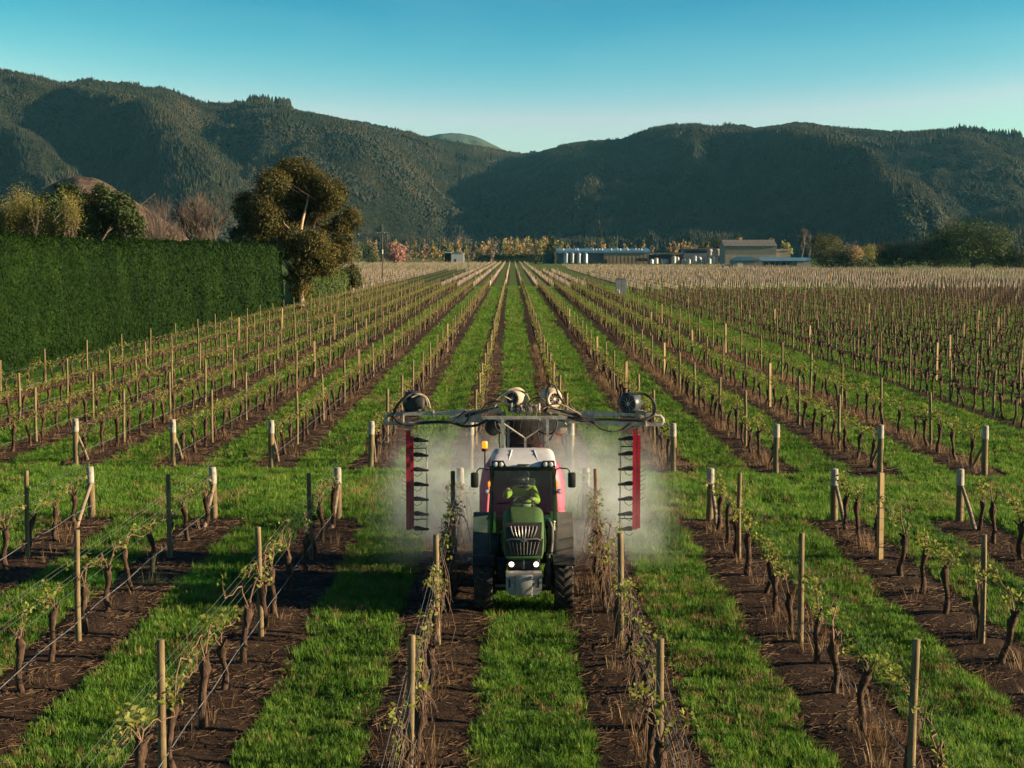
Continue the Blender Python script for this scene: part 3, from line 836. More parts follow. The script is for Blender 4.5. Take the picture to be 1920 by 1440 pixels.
# ---- vines
def vine_trunk(seed, sides=8, rings=9, bare=False):
    rs = random.Random(seed); b = MB(); h = rs.uniform(.72, .9) if not bare else rs.uniform(.8, 1.0)
    ax, ay = rs.uniform(-.09, .09), rs.choice((-1, 1)) * rs.uniform(.05, .17); ph = rs.uniform(0, 6)
    s = []; top = None
    for i in range(rings + 1):
        f = i / rings; z = -.05 + (h + .05) * f
        cx = ax * math.sin(f * 2.6 + ph) - ax * math.sin(ph) + .015 * math.sin(9 * f + seed); cy = ay * math.sin(f * 3.0 + ph * .7) - ay * math.sin(ph * .7) + .02 * math.cos(7 * f + seed)
        r = .046 * (1.25 - .5 * f) + (.036 if not bare else .06) * math.exp(-((f - .9) / .12) ** 2) + .02 * math.exp(-(f / .08) ** 2)
        r *= .84 if bare else 1.0
        s.append([(cx + r * math.cos(a) * rs.uniform(.78, 1.2), cy + r * math.sin(a) * rs.uniform(.78, 1.2), z + rs.uniform(-.015, .015)) for a in [2 * math.pi * j / sides for j in range(sides)]])
        top = Vector((cx, cy, z))
    b.loft(s)
    for _ in range(rs.randint(2, 4)):      # knobs and spurs on the head
        a = rs.uniform(0, 6.28); d = Vector((math.cos(a) * .5, math.sin(a), rs.uniform(.2, 1))).normalized() * rs.uniform(.08, .17)
        b.tube([top - Vector((0, 0, .05)), top + d * .6, top + d], [.034, .026, .012], 5)
    return b, top
def vine_canes(seed, top, bare=False, detail=1.0, tangle=0):
    rs = random.Random(seed + 500); b = MB(); ends = []
    wire_z = .92
    for sgn in (-1, 1):
        for q in range(rs.choice((1, 1, 2))):
            L = rs.uniform(.7, 1.0); pts = [top.copy()]; n_ = 6
            z1 = wire_z + rs.uniform(-.03, .12) + (.12 if q else 0)
            for i in range(1, n_ + 1):
                f = i / n_
                pts.append(Vector((top.x * (1 - f) + rs.uniform(-.035, .035), top.y + sgn * L * f, top.z + (z1 + .08 - top.z) * min(1, f * 3.5) - .08 * smooth(.3, .8, f) + rs.uniform(-.02, .02))))
            b.tube(pts, [.011 * (1.1 - .55 * i / n_) * (1.5 if bare else 1) for i in range(n_ + 1)], 4 if detail < 1 else 5); ends += pts[1:]
    for _ in range(rs.randint(2, 4) if not bare else 5):     # upright shoots
        p = rs.choice(ends[:8]) if not bare else top.copy(); h = rs.uniform(.08, .26); d = Vector((rs.uniform(-.12, .12), rs.uniform(-.16, .16), h))
        b.tube([p, p + d * .5 + Vector((rs.uniform(-.03, .03), 0, 0)), p + d], [.008, .006, .003] if not bare else [.02, .014, .008], 4); ends += [p + d * .6, p + d]
    for _ in range(tangle):                # old canes looping and hanging round the trunk
        y0 = rs.uniform(-.85, .85); y1 = y0 + rs.uniform(-.5, .5); z0 = rs.uniform(.8, 1.1); z1_ = rs.uniform(.05, .75); xo = rs.uniform(-.16, .16)
        b.tube([(rs.uniform(-.05, .05), y0, z0), (xo, y0 * .7 + y1 * .3, z0 * .6 + z1_ * .4 + rs.uniform(-.05, .12)), (xo * 1.3, y0 * .3 + y1 * .7, z0 * .3 + z1_ * .7), (xo + rs.uniform(-.1, .1), y1, z1_)], [.007, .0065, .006, .003], 4, cap=False)
    return b, ends
def vine_leaves(seed, ends, n_, size):
    rg = np.random.default_rng(seed)
    E = np.array([p[:] for p in ends]); C = E[rg.integers(0, len(E), max(5, n_ // 6))] + rg.normal(0, .03, (max(5, n_ // 6), 3))
    P = C[rg.integers(0, len(C), n_)] + rg.normal(0, .045, (n_, 3)) + [0, 0, .03]
    return leaf_quads(P, np.tile([0.3, 0, .8], (n_, 1)), rg.uniform(.6, 1.25, n_) * size, rg.uniform(.6, 1.1, n_) * size * .85, rg, jitter=.7)
VINES = []; SPARSE = []; TANGLED = []
for s in range(8):
    tb, top = vine_trunk(s * 13 + 1); cb, ends = vine_canes(s * 13 + 1, top)
    lv = vine_leaves(s, ends, 95 if s not in (3, 6) else 40, .082)
    VINES.append((tb.mesh('trunk', BARK, 60), cb.mesh('canes', CANE, 60), arr_mesh('leaves', lv[0], lv[1], VLEAF)))
    lv2 = vine_leaves(s + 40, ends, 34, .075)
    SPARSE.append((VINES[-1][0], VINES[-1][1], arr_mesh('leaves', lv2[0], lv2[1], VLEAF)))
    cb2, ends2 = vine_canes(s * 13 + 1, top, tangle=15); lv3 = vine_leaves(s + 70, ends2, 60, .075)
    TANGLED.append((VINES[-1][0], cb2.mesh('canes', OLDCANE, 60), arr_mesh('leaves', lv3[0], lv3[1], VLEAF)))
BAREV = []
for s in range(6):
    tb, top = vine_trunk(s * 7 + 300, 7, 8, True); cb, ends = vine_canes(s * 7 + 300, top, True)
    BAREV.append((tb.mesh('trunk', DARKBARK, 60), cb.mesh('arms', DARKBARK, 60)))
vines, bares = [], []
for k in NEAR_ROWS:
    x = row_x(k); y = near_end(x) - 1.25; i = 1
    while y > 15.0:
        if in_view(x, y, .9) or (k >= 4 and y > 22): vines.append((x, y, 'near', k, i))
        y -= 1.76; i += 1
for k in FAR_ROWS:
    x = row_x(k); y = far_start(x) + 1.3; i = 1
    while y < FAR_END:
        if in_view(x, y, 1.2) or k > 3: vines.append((x, y, 'far', k, i))
        y += 1.8; i += 1
for r_ in range(DENSE_N):
    x = DENSE_X0 + r_ * DENSE_ROW; y = max(DENSE_Y0, (x - 3) / .32); i = 1
    while y < DENSE_Y1:
        bares.append((x, y, 'dense', r_ + 1, i)); y += 1.25; i += 1
vines.sort(key=lambda p: p[1]); bares.sort(key=lambda p: p[1])
def put_vine(parts, names, x, y, lab, cat, grp):
    e = empty('grape_vine' if len(parts) == 3 else 'leafless_vine', (x + RNG.normal(0, .03), y + RNG.normal(0, .08), 0.03), RNG.choice([0, math.pi]) + RNG.normal(0, .12))
    q = RNG.uniform(.92, 1.12); e.scale = (q * RNG.choice([-1, 1]), q, q * RNG.uniform(.9, 1.1))
    for me, nm in zip(parts, names): link(nm, me, e)
    tag(e, lab, cat, grp)
for n_, (x, y, kind, k, i) in enumerate(vines[:300]):
    lab = 'gnarled leafing vine, %s %s the headland, %s' % (ordinal(i), 'this side of' if kind == 'near' else 'beyond', row_name(k))
    pool = (TANGLED if abs(k) == 1 else (SPARSE if k < 0 and RNG.random() < .8 or RNG.random() < .2 else VINES)) if kind == 'near' else VINES
    put_vine(pool[int(RNG.integers(0, 8))], ('trunk', 'canes', 'leaves'), x, y, lab, 'vine', 'leafing grape vines')
for n_, (x, y, kind, k, i) in enumerate(bares[:300]):
    lab = 'dark leafless vine, %s along, %s row of the block across the lane' % (ordinal(i), ordinal(k))
    put_vine(BAREV[int(RNG.integers(0, 6))], ('trunk', 'arms'), x, y, lab, 'vine', 'leafless grape vines')
def merged_vines(name, lst, bare, lab):
    var = []
    for s in range(4):
        tb, top = vine_trunk(s * 5 + 40, 5, 5, bare); cb, ends = vine_canes(s * 5 + 40, top, bare, .5)
        V, T, TM = tb.arrays(); V2, T2, M2 = cb.arrays()
        VV = [V, V2]; TT = [T, T2 + len(V)]; MM = [TM * 0, M2 * 0 + 1]
        if not bare:
            lv = vine_leaves(s + 90, ends, 34, .115); VV.append(lv[0]); TT.append(lv[1] + len(V) + len(V2)); MM.append(np.full(len(lv[1]), 2))
        var.append((np.concatenate(VV), np.concatenate(TT), np.concatenate(MM)))
    pos = np.array([(p[0], p[1], .03) for p in lst]); m_ = len(pos)
    V, T, TM = replicate(var, RNG.integers(0, 4, m_), pos, RNG.integers(0, 2, m_) * math.pi + RNG.normal(0, .1, m_), RNG.uniform(.92, 1.12, m_))
    mats = [BARK, CANE, VLEAF] if not bare else [DARKBARK, DARKBARK]
    o = link(name, arr_mesh(name, V, T, mats, TM)); tag(o, lab, 'vines', kind='stuff')
merged_vines('distant_leafing_vines', vines[300:], False, 'far leafing vines merging into yellow green lines along the rows')
merged_vines('distant_leafless_vines', bares[300:], True, 'far leafless vines crowding into a dark mass beyond the lane')

# ---- trellis wires and drip lines, one set for each row
def wires(k, x, y0, y1, lab, near):
    e = empty('trellis_wires', (x, y0, 0)); L = y1 - y0
    for (dx, z) in ((0, .93), (-.05, 1.16), (.05, 1.16), (-.05, 1.42), (.05, 1.42)) if near else ((0, .93), (-.05, 1.2), (.05, 1.2)):
        b = MB(); nseg = 6 if near else 36
        b.tube([(dx, L * i / nseg, z - .015 * (i % 2)) for i in range(nseg + 1)], .0024, 4, cap=False); b.build('wire', WIRE, e, None)
    b = MB(); nseg = max(4, int(min(L, 100) / 1.7))
    b.tube([(.03, L * i / nseg, .42 - .035 * (i % 2)) for i in range(nseg + 1)], .0065, 5, cap=False); b.build('drip_line', DRIP, e, None)
    tag(e, lab, 'wires', 'trellis wires')
for k in NEAR_ROWS:
    x = row_x(k)
    if abs(x) < 12.5: wires(k, x, 13.0, near_end(x), 'steel trellis wires and drip hose, %s, this side of headland' % row_name(k), True)
for k in FAR_ROWS:
    x = row_x(k); wires(k, x, far_start(x), FAR_END, 'steel trellis wires and drip hose, %s, beyond headland' % row_name(k), False)
for r_ in range(6):
    x = DENSE_X0 + r_ * DENSE_ROW; wires(0, x, max(DENSE_Y0, (x - 3) / .32), DENSE_Y1, 'trellis wires and drip hose, %s row of the leafless block across the lane' % ordinal(r_ + 1), False)

# ---- young vines in pale guard tubes farther off
GUARD = M('pale_guard_tube', [(0.3, (0.2720, 0.1920, 0.1600)), (0.5, (0.4160, 0.3280, 0.2800)), (0.7, (0.4960, 0.4320, 0.3680))], 0.9, 0.7)
gb = MB(); gb.tube([(0, 0, 0), (0.01, 0, .5), (0, 0.01, 1.05)], [.04, .045, .04], 6); GUARD_MESH = gb.mesh('vine_guard', GUARD, 60)
pts = []
def guard_rows(x0, x1, y0, y1, step):
    r_ = x0
    while r_ < x1:
        y = np.arange(y0, y1, step) + RNG.uniform(0, step)
        y = y[(np.abs(r_) < .32 * y + 2)]
        if len(y): pts.append(np.stack([np.full(len(y), r_) + RNG.normal(0, .05, len(y)), y, np.zeros(len(y))], -1))
        r_ += ROW
guard_rows(row_x(-5), row_x(5) + .1, 300, 560, 2.9); guard_rows(row_x(-5), row_x(3) + .1, 570, 1050, 5.5)
guard_rows(-60 * ROW + row_x(-9), row_x(-9) + .1, 236, 560, 2.9); guard_rows(-60 * ROW + row_x(-9), row_x(-6) + .1, 560, 1000, 5.5)
guard_rows(21.0, 200.0, 268, 455, 2.9); guard_rows(21.0, 215.0, 466, 640, 3.6); guard_rows(24.0, 120.0, 650, 800, 5.5)
for r_ in np.arange(21.0, 120.0, ROW): soil_strip(r_, max(268, r_ / .33), 640, .55, 4)
for r_ in [row_x(-9) - ROW * q for q in range(14)]: soil_strip(r_, max(240, -r_ / .115), 620, .55, 4)
for k in FAR_ROWS: soil_strip(row_x(k), 299, 620, .6, 4)
G = np.concatenate(pts)
G = G[(G[:, 0] > -.105 * G[:, 1] - 2) | (G[:, 0] > 0)]
order = np.argsort(G[:, 1]); G = G[order]
for p in G[:300]:
    o = link('vine_guard', GUARD_MESH, loc=(p[0], p[1], 0)); o.rotation_euler = (RNG.normal(0, .04), RNG.normal(0, .04), 0); o.scale = (1, 1, RNG.uniform(.85, 1.15))
    w = 'left of the tractor alley' if p[0] < row_x(-6) else ('straight beyond the tractor rows' if p[0] < 16 else 'beyond the leafless vines at right')
    tag(o, 'pale pinkish guard tube on a young vine, block ' + w, 'vine guard', 'vine guard tubes ' + w)
q = G[300:]; m_ = len(q)
gb2 = MB(); gb2.tube([(0, 0, 0), (0, 0, 1.05)], [.042, .042], 4); gv = gb2.arrays()
gp = MB(); gp.tube([(0, 0, 0), (0, 0, 1.75)], [.04, .04], 4); gpv = gp.arrays()
ispost = RNG.random(m_) < .2
V, T, TM = replicate([gv, (gpv[0], gpv[1], gpv[2] + 1)], ispost.astype(int), q, RNG.uniform(0, 1.5, m_), np.stack([np.full(m_, 1.0), np.full(m_, 1.0), RNG.uniform(.8, 1.15, m_)], -1))
o = link('distant_vine_guards', arr_mesh('distant_vine_guards', V, T, [GUARD, SAWN], TM)); tag(o, 'mass of pale guard tubes and stakes in the far young blocks', 'vine guards', kind='stuff')
# ================================================================== TREES, HEDGES
def wl3(px, py, Y): return np.array(at(px, py, Y)[:])
def ppm(Y): return FPX / Y                # photo pixels for a metre at depth Y
BARKS = {'pale': M('pale_gum_bark', [(0.3, (0.30, 0.19, 0.11)), (0.6, (0.52, 0.38, 0.24)), (0.75, (0.6, 0.48, 0.33))], 0.8, 0.8, 0.4, 4, 0.03),
         'brown': M('tree_bark', [(0.3, (0.09, 0.06, 0.045)), (0.7, (0.19, 0.13, 0.095))], 2.0, 0.95, 0.6, 8, 0.03),
         'twig': M('bare_twigs', [(0.3, (0.06, 0.048, 0.04)), (0.7, (0.115, 0.088, 0.072))], 0.8, 0.9)}
LEAF = {'gum': leaf_mat('gum_leaf', [(0.28, (0.0425, 0.0467, 0.0139)), (0.5, (0.0797, 0.0765, 0.0224)), (0.72, (0.1487, 0.1190, 0.0404))], 0.35, 0.15, None, 0.55, .5),
        'dark': leaf_mat('dark_evergreen_leaf', [(0.3, (0.018, 0.035, 0.009)), (0.5, (0.035, 0.06, 0.014)), (0.75, (0.07, 0.10, 0.02))], 0.3, 0.15, None, 0.6, .5),
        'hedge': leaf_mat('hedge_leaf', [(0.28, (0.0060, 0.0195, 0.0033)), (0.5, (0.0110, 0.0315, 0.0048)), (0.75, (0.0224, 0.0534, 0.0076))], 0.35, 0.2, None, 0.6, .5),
        'lime': leaf_mat('spring_leaf', [(0.3, (0.1560, 0.1690, 0.0325)), (0.5, (0.2600, 0.2470, 0.0585)), (0.75, (0.3900, 0.3380, 0.0910))], 0.3, 0.3),
        'olive': leaf_mat('olive_leaf', [(0.3, (0.0425, 0.0493, 0.0127)), (0.5, (0.0765, 0.0808, 0.0187)), (0.75, (0.1360, 0.1232, 0.0298))], 0.25, 0.2),
        'green': leaf_mat('broad_green_leaf', [(0.3, (0.0231, 0.0422, 0.0075)), (0.5, (0.0454, 0.0750, 0.0120)), (0.75, (0.0825, 0.1172, 0.0188))], 0.25, 0.2),
        'gold': leaf_mat('gold_bud_leaf', [(0.3, (0.2125, 0.1438, 0.0500)), (0.5, (0.3250, 0.2250, 0.0875)), (0.75, (0.4500, 0.3250, 0.1375))], 0.12, 0.25),
        'grey': leaf_mat('grey_twig_leaf', [(0.3, (0.09, 0.065, 0.045)), (0.5, (0.15, 0.11, 0.08)), (0.75, (0.21, 0.16, 0.12))], 0.2, 0.1),
        'pink': leaf_mat('pink_blossom', [(0.3, (0.24, 0.12, 0.09)), (0.5, (0.36, 0.18, 0.14)), (0.75, (0.45, 0.25, 0.2))], 0.2, 0.2)}
for q_ in ('hedge', 'gum'):
    LEAF[q_].node_tree.nodes['Principled BSDF'].inputs['Specular IOR Level'].default_value = 0.08
TREE_SEED = [100]
def crown_leaves(lobes, n_, size, rng, shell=.72, clump=.2, per=26, aspect=.5, droop=0.0):
    """lobes: (centre xyz, radii xyz). Leaves gather in clumps near each lobe's surface."""
    w = np.array([r[0] * r[2] for _, r in lobes]); w = w / w.sum(); Vs = []; Ts = []; off = 0
    for (c, r), f in zip(lobes, w):
        m_ = max(8, int(n_ * f)); nc = max(4, m_ // per)
        d = rng.normal(0, 1, (nc, 3)); d /= np.linalg.norm(d, axis=1, keepdims=True)
        cc = d * (rng.uniform(shell ** 2, 1, (nc, 1)) ** .5)
        ci = rng.integers(0, nc, m_)
        p = cc[ci] + rng.normal(0, clump, (m_, 3)); P = np.array(c) + p * np.array(r)
        V, T = leaf_quads(P, d[ci] + [0, 0, .25], rng.uniform(.6, 1.3, m_) * size, rng.uniform(.6, 1.2, m_) * size * aspect, rng, up=-droop, jitter=.75)
        Vs.append(V); Ts.append(T + off); off += len(V)
    return np.concatenate(Vs), np.concatenate(Ts)
def limbs(b, base, tips, r0, rng, fork=.45, sides=7):
    base = np.array(base); tips = [np.array(t) for t in tips]
    mean = np.mean(tips, 0); top = base + (mean - base) * fork; top[:2] = base[:2] + (mean - base)[:2] * .3
    pts = [base + (top - base) * f + np.append(rng.normal(0, r0 * .5, 2), 0) * (f > 0) for f in np.linspace(0, 1, 6)]
    b.tube(pts, [r0 * (1.25 - .55 * f) for f in np.linspace(0, 1, 6)], sides)
    for t in tips:
        st = pts[int(rng.integers(3, 6))]; mid = st + (t - st) * .5 + rng.normal(0, .06, 3) * np.linalg.norm(t - st) + [0, 0, .08 * np.linalg.norm(t - st)]
        b.tube([st, st * .45 + mid * .55, mid, mid * .4 + t * .6, t], [r0 * .5, r0 * .4, r0 * .3, r0 * .2, r0 * .06], 5)
        for _ in range(3):
            q = mid + (t - mid) * rng.uniform(0, .7); e = q + rng.normal(0, .25, 3) * np.linalg.norm(t - st)
            b.tube([q, (q + e) / 2 + rng.normal(0, .03, 3), e], [r0 * .16, r0 * .1, r0 * .04], 4)
def leafy_tree(name, label, Y, base_px, lobes_px, n_, size, leaf, bark, r0, depth=.8, group=None, droop=0.0, clump=.2, aspect=.5, fork=.45, grow=1.0, shell=.72, per=26):
    TREE_SEED[0] += 1; rng = np.random.default_rng(TREE_SEED[0]); s = ppm(Y); lobes = []
    xs_ = [l[0] for l in lobes_px]; half = (max(xs_) - min(xs_)) / 2 / s + .5
    for l in lobes_px:
        px_, py_, rx = l[:3]; rz = l[3] if len(l) > 3 else rx
        dy = rng.uniform(-1, 1) * half * depth * .6
        lobes.append((wl3(px_, py_, Y) + [0, dy, 0], (grow * rx / s, grow * max(rx, rz) / s * .95, grow * rz / s)))
    bx = at(base_px, 600, Y).x; base = np.array([bx, Y, -.1])
    e = empty(name, (bx, Y, 0)); b = MB(); limbs(b, (0, 0, -.1), [c - [bx, Y, 0] for c, _ in lobes], r0, rng, fork); b.build('trunk', BARKS[bark], e, 60)
    V, T = crown_leaves([(c - [bx, Y, 0], r) for c, r in lobes], n_, size, rng, shell=shell, per=per, clump=clump, droop=droop, aspect=aspect)
    o = link('crown', arr_mesh('crown', V, T, LEAF[leaf]), e)
    tag(e, label, 'tree', group); return e

# the big gum tree at the hedge's end
leafy_tree('gum_tree', 'tall bronze green gum tree with pale trunk at the end of the clipped hedge', 179, 563,
           [(538, 317, 22), (513, 352, 29), (560, 338, 31), (590, 354, 28), (624, 366, 26), (652, 411, 19), (624, 421, 24, 15), (462, 388, 21), (470, 424, 24), (505, 404, 31),
            (545, 395, 26), (590, 395, 24), (540, 432, 26, 20), (590, 456, 28, 20), (638, 474, 24, 19), (573, 486, 25), (610, 500, 22, 16), (563, 527, 17, 24), (562, 556, 14, 22), (452, 445, 16), (604, 472, 26, 20), (572, 505, 22, 18), (545, 468, 22, 16), (500, 452, 22, 14), (640, 445, 18, 12)],
           95000, .30, 'gum', 'brown', .20, .8, droop=.9, clump=.19, aspect=.38, fork=.55, grow=1.14, shell=.6, per=48)
gum = bpy.data.objects['gum_tree']; b = MB()
def gp(px_, py_, dy): p = at(px_, py_, 179 + dy); return (p.x - gum.location.x, dy, p.z)
b.tube([gp(566, 574, -.4), gp(563, 520, -.4), gp(559, 470, -1.8), gp(562, 440, -2.6), gp(568, 410, -2.6), gp(575, 385, -1.2), gp(580, 350, 0)], [.30, .26, .22, .19, .15, .11, .06], 9); b.build('trunk', BARKS['pale'], gum, 60)
b = MB(); b.tube([gp(561, 445, -2.6), gp(545, 432, -2.4), gp(533, 420, -2.0), gp(528, 400, -1.2)], [.10, .09, .08, .04], 7); b.build('limb', BARKS['pale'], gum, 60)
leafy_tree('evergreen_tree', 'broad dark evergreen tree rising behind the clipped hedge', 172, 180,
           [(98, 392, 26), (135, 372, 26), (185, 378, 30), (232, 392, 26), (165, 415, 45, 30), (108, 425, 34), (225, 430, 36), (250, 415, 16), (150, 450, 60, 25), (120, 355, 10)],
           26000, .34, 'dark', 'brown', .5, .9, clump=.17)
def bare_tree(label, px_, top, wpx, Y, seed, group, name='bare_tree', mat='twig', spread=.62, levels=5, buds=None, upright=.25):
    rs = random.Random(seed); s = ppm(Y); H = at(px_, top, Y).z; W = wpx / s
    e = empty(name, (at(px_, 500, Y).x, Y, 0)); b = MB(); tips = []
    def grow(p, d, L, r, lv):
        q = p + d * L * .5 + Vector((rs.gauss(0, .05), rs.gauss(0, .05), 0)) * L; e_ = p + d * L
        b.tube([p, q, e_], [r, r * .8, r * .6], 5 if lv > 3 else 3, cap=False)
        if lv == 0: tips.append(e_); return
        for i in range(rs.choice((3, 4)) if lv > 1 else 4):
            a = rs.uniform(0, 6.28); k = spread * rs.uniform(.5, 1.2)
            nd = (d + Vector((math.cos(a) * k, math.sin(a) * k, rs.uniform(-.1, .3) + upright))).normalized()
            st = p + d * L * rs.uniform(.55, 1.0)
            grow(st, nd, L * rs.uniform(.6, .82), r * .6, lv - 1)
    grow(Vector((0, 0, -.1)), Vector((rs.gauss(0, .03), rs.gauss(0, .03), 1)).normalized(), 1.0, .045, levels)
    V = np.array(b.v); zmax = V[:, 2].max(); wx = (V[:, 0].max() - V[:, 0].min())
    k = np.array([W / wx, W / wx, H / zmax]); b.v = [tuple(v * k) for v in V]
    b.build('trunk', BARKS[mat], e, None)
    if buds:
        rng = np.random.default_rng(seed); P = np.array([t[:] for t in tips]) * k; P = P[rng.integers(0, len(P), buds[1])] + rng.normal(0, max(.3, buds[2] * .8), (buds[1], 3)) * [1, 1, 1.6]
        Vv, T = leaf_quads(P, np.tile([.2, 0, .3], (len(P), 1)), rng.uniform(.6, 1.2, len(P)) * buds[2], buds[2] * .7, rng)
        link('crown', arr_mesh('crown', Vv, T, LEAF[buds[0]]), e)
    tag(e, label, 'tree', group)
G1 = 'bare trees behind the hedge'
bare_tree('small leafless tree beside the dark evergreen behind the hedge', 292, 366, 84, 190, 1, G1)
bare_tree('widest leafless reddish tree behind the hedge, in the middle of three', 362, 354, 140, 205, 2, G1)
bare_tree('leafless tree between the widest bare tree and the gum tree', 418, 370, 84, 200, 3, G1)
bare_tree('leafless tree overlapping the left side of the widest bare tree', 318, 362, 96, 215, 8, G1)
G2 = 'budding poplars behind the hedge'
for i, (px_, top, w_, seed) in enumerate(((6, 362, 44, 11), (36, 356, 42, 12), (66, 374, 44, 13), (121, 366, 40, 14), (86, 402, 34, 15))):
    bare_tree(['slim budding yellow poplar at the picture edge above the hedge', 'tallest slim budding yellow poplar above the left hedge top', 'slim yellow poplar just before the dark evergreen tree',
               'lone slim yellow green poplar in front of the dark evergreen', 'shortest yellow poplar in the dip before the dark evergreen'][i], px_, top, w_, 132, seed, G2, 'poplar_tree', 'twig', .3, 5, ('lime', 7000, .09), 1.2)

# ---- hedges
def hedge(name, label, x0, x1, y0, y1, h, n_, L, seed, leaf='hedge', round_end=True):
    rng = np.random.default_rng(seed)
    e = empty(name, ((x0 + x1) / 2, y0, 0)); ox, oy = (x0 + x1) / 2, y0; hw = (x1 - x0) / 2; ln = y1 - y0
    def shape(v, f):                       # v along 0..ln, f round the profile 0..1 from the right foot over the top to the left foot
        a = f * math.pi; ca, sa = np.cos(a), np.sin(a)
        ex = .32
        cx = np.sign(ca) * np.abs(ca) ** ex; cz = np.abs(sa) ** ex
        endr = np.clip(np.minimum(v, ln - v) / 2.2, 0, 1); er = np.sqrt(1 - (1 - endr) ** 2)
        bulge = .8 * (fbm(v / 4.5, f * 6, 4, seed, .6) - .5) * 2
        return cx * (hw * (.35 + .65 * er) + bulge * .4), v, h * cz * (.78 + .22 * er) + bulge * .5 * cz
    vv = np.linspace(0, ln, max(30, int(ln / 1.0))); ff = (1 - np.cos(np.linspace(0, 1, 25) * math.pi)) / 2; ff = ff ** 1.0; FF, VV = np.meshgrid(ff, vv)
    X, Y, Z = shape(VV, FF); nx = 25
    i, j = np.meshgrid(np.arange(nx - 1), np.arange(len(vv) - 1)); b = (j * nx + i).ravel(); T = np.stack([b, b + 1, b + nx + 1, b + nx], 1)
    c = .93
    core = link('core', arr_mesh('core', np.stack([X * c, Y, Z * c], -1).reshape(-1, 3), T, LEAF[leaf], smooth_shade=True), e)
    caps = MB()
    for q in (0, len(vv) - 1): caps.add([(X[q, k] * c, Y[q, k], Z[q, k] * c) for k in range(nx)], [tuple(range(nx))])
    caps.build('end_face', LEAF[leaf], e, None)
    dens = 1 / (vv + y0) ** 1.3; cum = np.cumsum(dens); cum = cum / cum[-1]
    ft = np.linspace(0, .8, 400); xt, _, zt_ = shape(np.full(400, ln / 2), ft); al = np.concatenate([[0], np.cumsum(np.hypot(np.diff(xt), np.diff(zt_)))])
    v = np.interp(rng.random(n_), cum, vv); f = np.interp(rng.random(n_) * al[-1], al, ft)
    x, y, z = shape(v, f); x2, y2, z2 = shape(v, np.clip(f + .01, 0, 1))
    tx, tz = x2 - x, z2 - z; nl = np.hypot(tx, tz) + 1e-6; N = np.stack([tz / nl, 0 * tx, -tx / nl], -1)
    P = np.stack([x, y, z], -1) + N * rng.normal(.0, .07, (n_, 1)) + rng.normal(0, .05, (n_, 3))
    q8 = rng.random(n_) < .07; v[q8] = ln - 2.4 * rng.random(q8.sum()) ** 1.5; x, y, z = shape(v, f); P[q8] = np.stack([x, y, z], -1)[q8] + rng.normal(0, .09, (q8.sum(), 3)); N[q8, 1] += .8
    q9 = (rng.random(n_) < .05) & (z > h * .85); P[q9] += N[q9] * rng.uniform(.1, .55, (q9.sum(), 1)) * (fbm(v[q9] * 1.3, f[q9] * 9, 2, 5)[:, None] > .5)
    me = int(n_ * .08); ve = np.full(me, ln) ; a = rng.random(me); xe = rng.uniform(-1, 1, me) * hw * .42; ze = rng.random(me) * h * .78
    P = np.concatenate([P, np.stack([xe, ve + rng.normal(.08, .12, me), ze], -1)]); N = np.concatenate([N, np.tile([0, 1., 0], (me, 1))])
    far = np.clip((P[:, 1] + y0) / 90, .75, 2.0)
    V, T = leaf_quads(P, N, rng.uniform(.6, 1.3, len(P)) * L * far, rng.uniform(.6, 1.2, len(P)) * L * .3 * far, rng, up=1.4, jitter=.45)
    fo = link('foliage', arr_mesh('foliage', V, T, LEAF[leaf]), e)
    tag(e, label, 'hedge'); return e
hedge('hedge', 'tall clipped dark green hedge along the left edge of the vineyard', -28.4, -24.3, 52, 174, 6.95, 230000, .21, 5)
hedge('hedge', 'lower smooth hedge lit by the sun beyond the gum tree', -27.5, -24.2, 196, 243, 3.7, 26000, .28, 6, 'green')
leafy_tree('round_bush', 'round olive bush at the far end of the low hedge', 252, 659, [(659, 517, 17, 19), (652, 525, 14, 16), (668, 524, 11, 15)], 6000, .3, 'olive', 'brown', .15)
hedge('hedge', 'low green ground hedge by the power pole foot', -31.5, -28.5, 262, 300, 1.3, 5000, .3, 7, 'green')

# ---- trees on the right
leafy_tree('broad_tree', 'large round crowned green tree at the right behind the pale vine guards', 625, 1822,
           [(1822, 440, 40, 24), (1785, 452, 32, 24), (1860, 455, 30, 28), (1800, 470, 34, 24), (1850, 475, 34, 22), (1822, 460, 40, 26), (1870, 478, 20, 20), (1768, 470, 20, 18)], 26000, .7, 'green', 'brown', .8, .9, clump=.2, grow=1.12)
leafy_tree('dark_tree', 'dark layered tree close against the left side of the big round tree', 640, 1758, [(1760, 452, 24, 16), (1742, 465, 22, 18), (1770, 478, 30, 22), (1745, 488, 22, 14)], 7000, .7, 'dark', 'brown', .5)
leafy_tree('golden_bush', 'wide low yellow green bush tree left of the dark layered tree', 632, 1690, [(1672, 470, 24, 17), (1700, 469, 24, 17), (1722, 478, 16, 16), (1658, 484, 16, 16), (1688, 486, 34, 16)], 9000, .65, 'olive', 'brown', .5)
leafy_tree('dark_tree', 'dark hedge like tree mass at the right picture edge', 622, 1905, [(1890, 482, 20, 18), (1915, 478, 24, 20), (1945, 480, 30, 24), (1900, 496, 30, 12)], 6000, .7, 'dark', 'brown', .4)
leafy_tree('grey_tree', 'dark grey brown tree by the end of the blue roofed shed', 640, 1555, [(1552, 462, 24, 20), (1570, 470, 20, 22), (1535, 478, 20, 20), (1558, 490, 30, 16), (1580, 486, 14, 16)], 8000, .6, 'olive', 'brown', .5)
leafy_tree('dark_tree', 'black green dome tree just behind the grey brown tree', 690, 1548, [(1545, 450, 20, 12), (1532, 458, 14, 10), (1562, 452, 14, 10)], 3500, .7, 'dark', 'brown', .4)
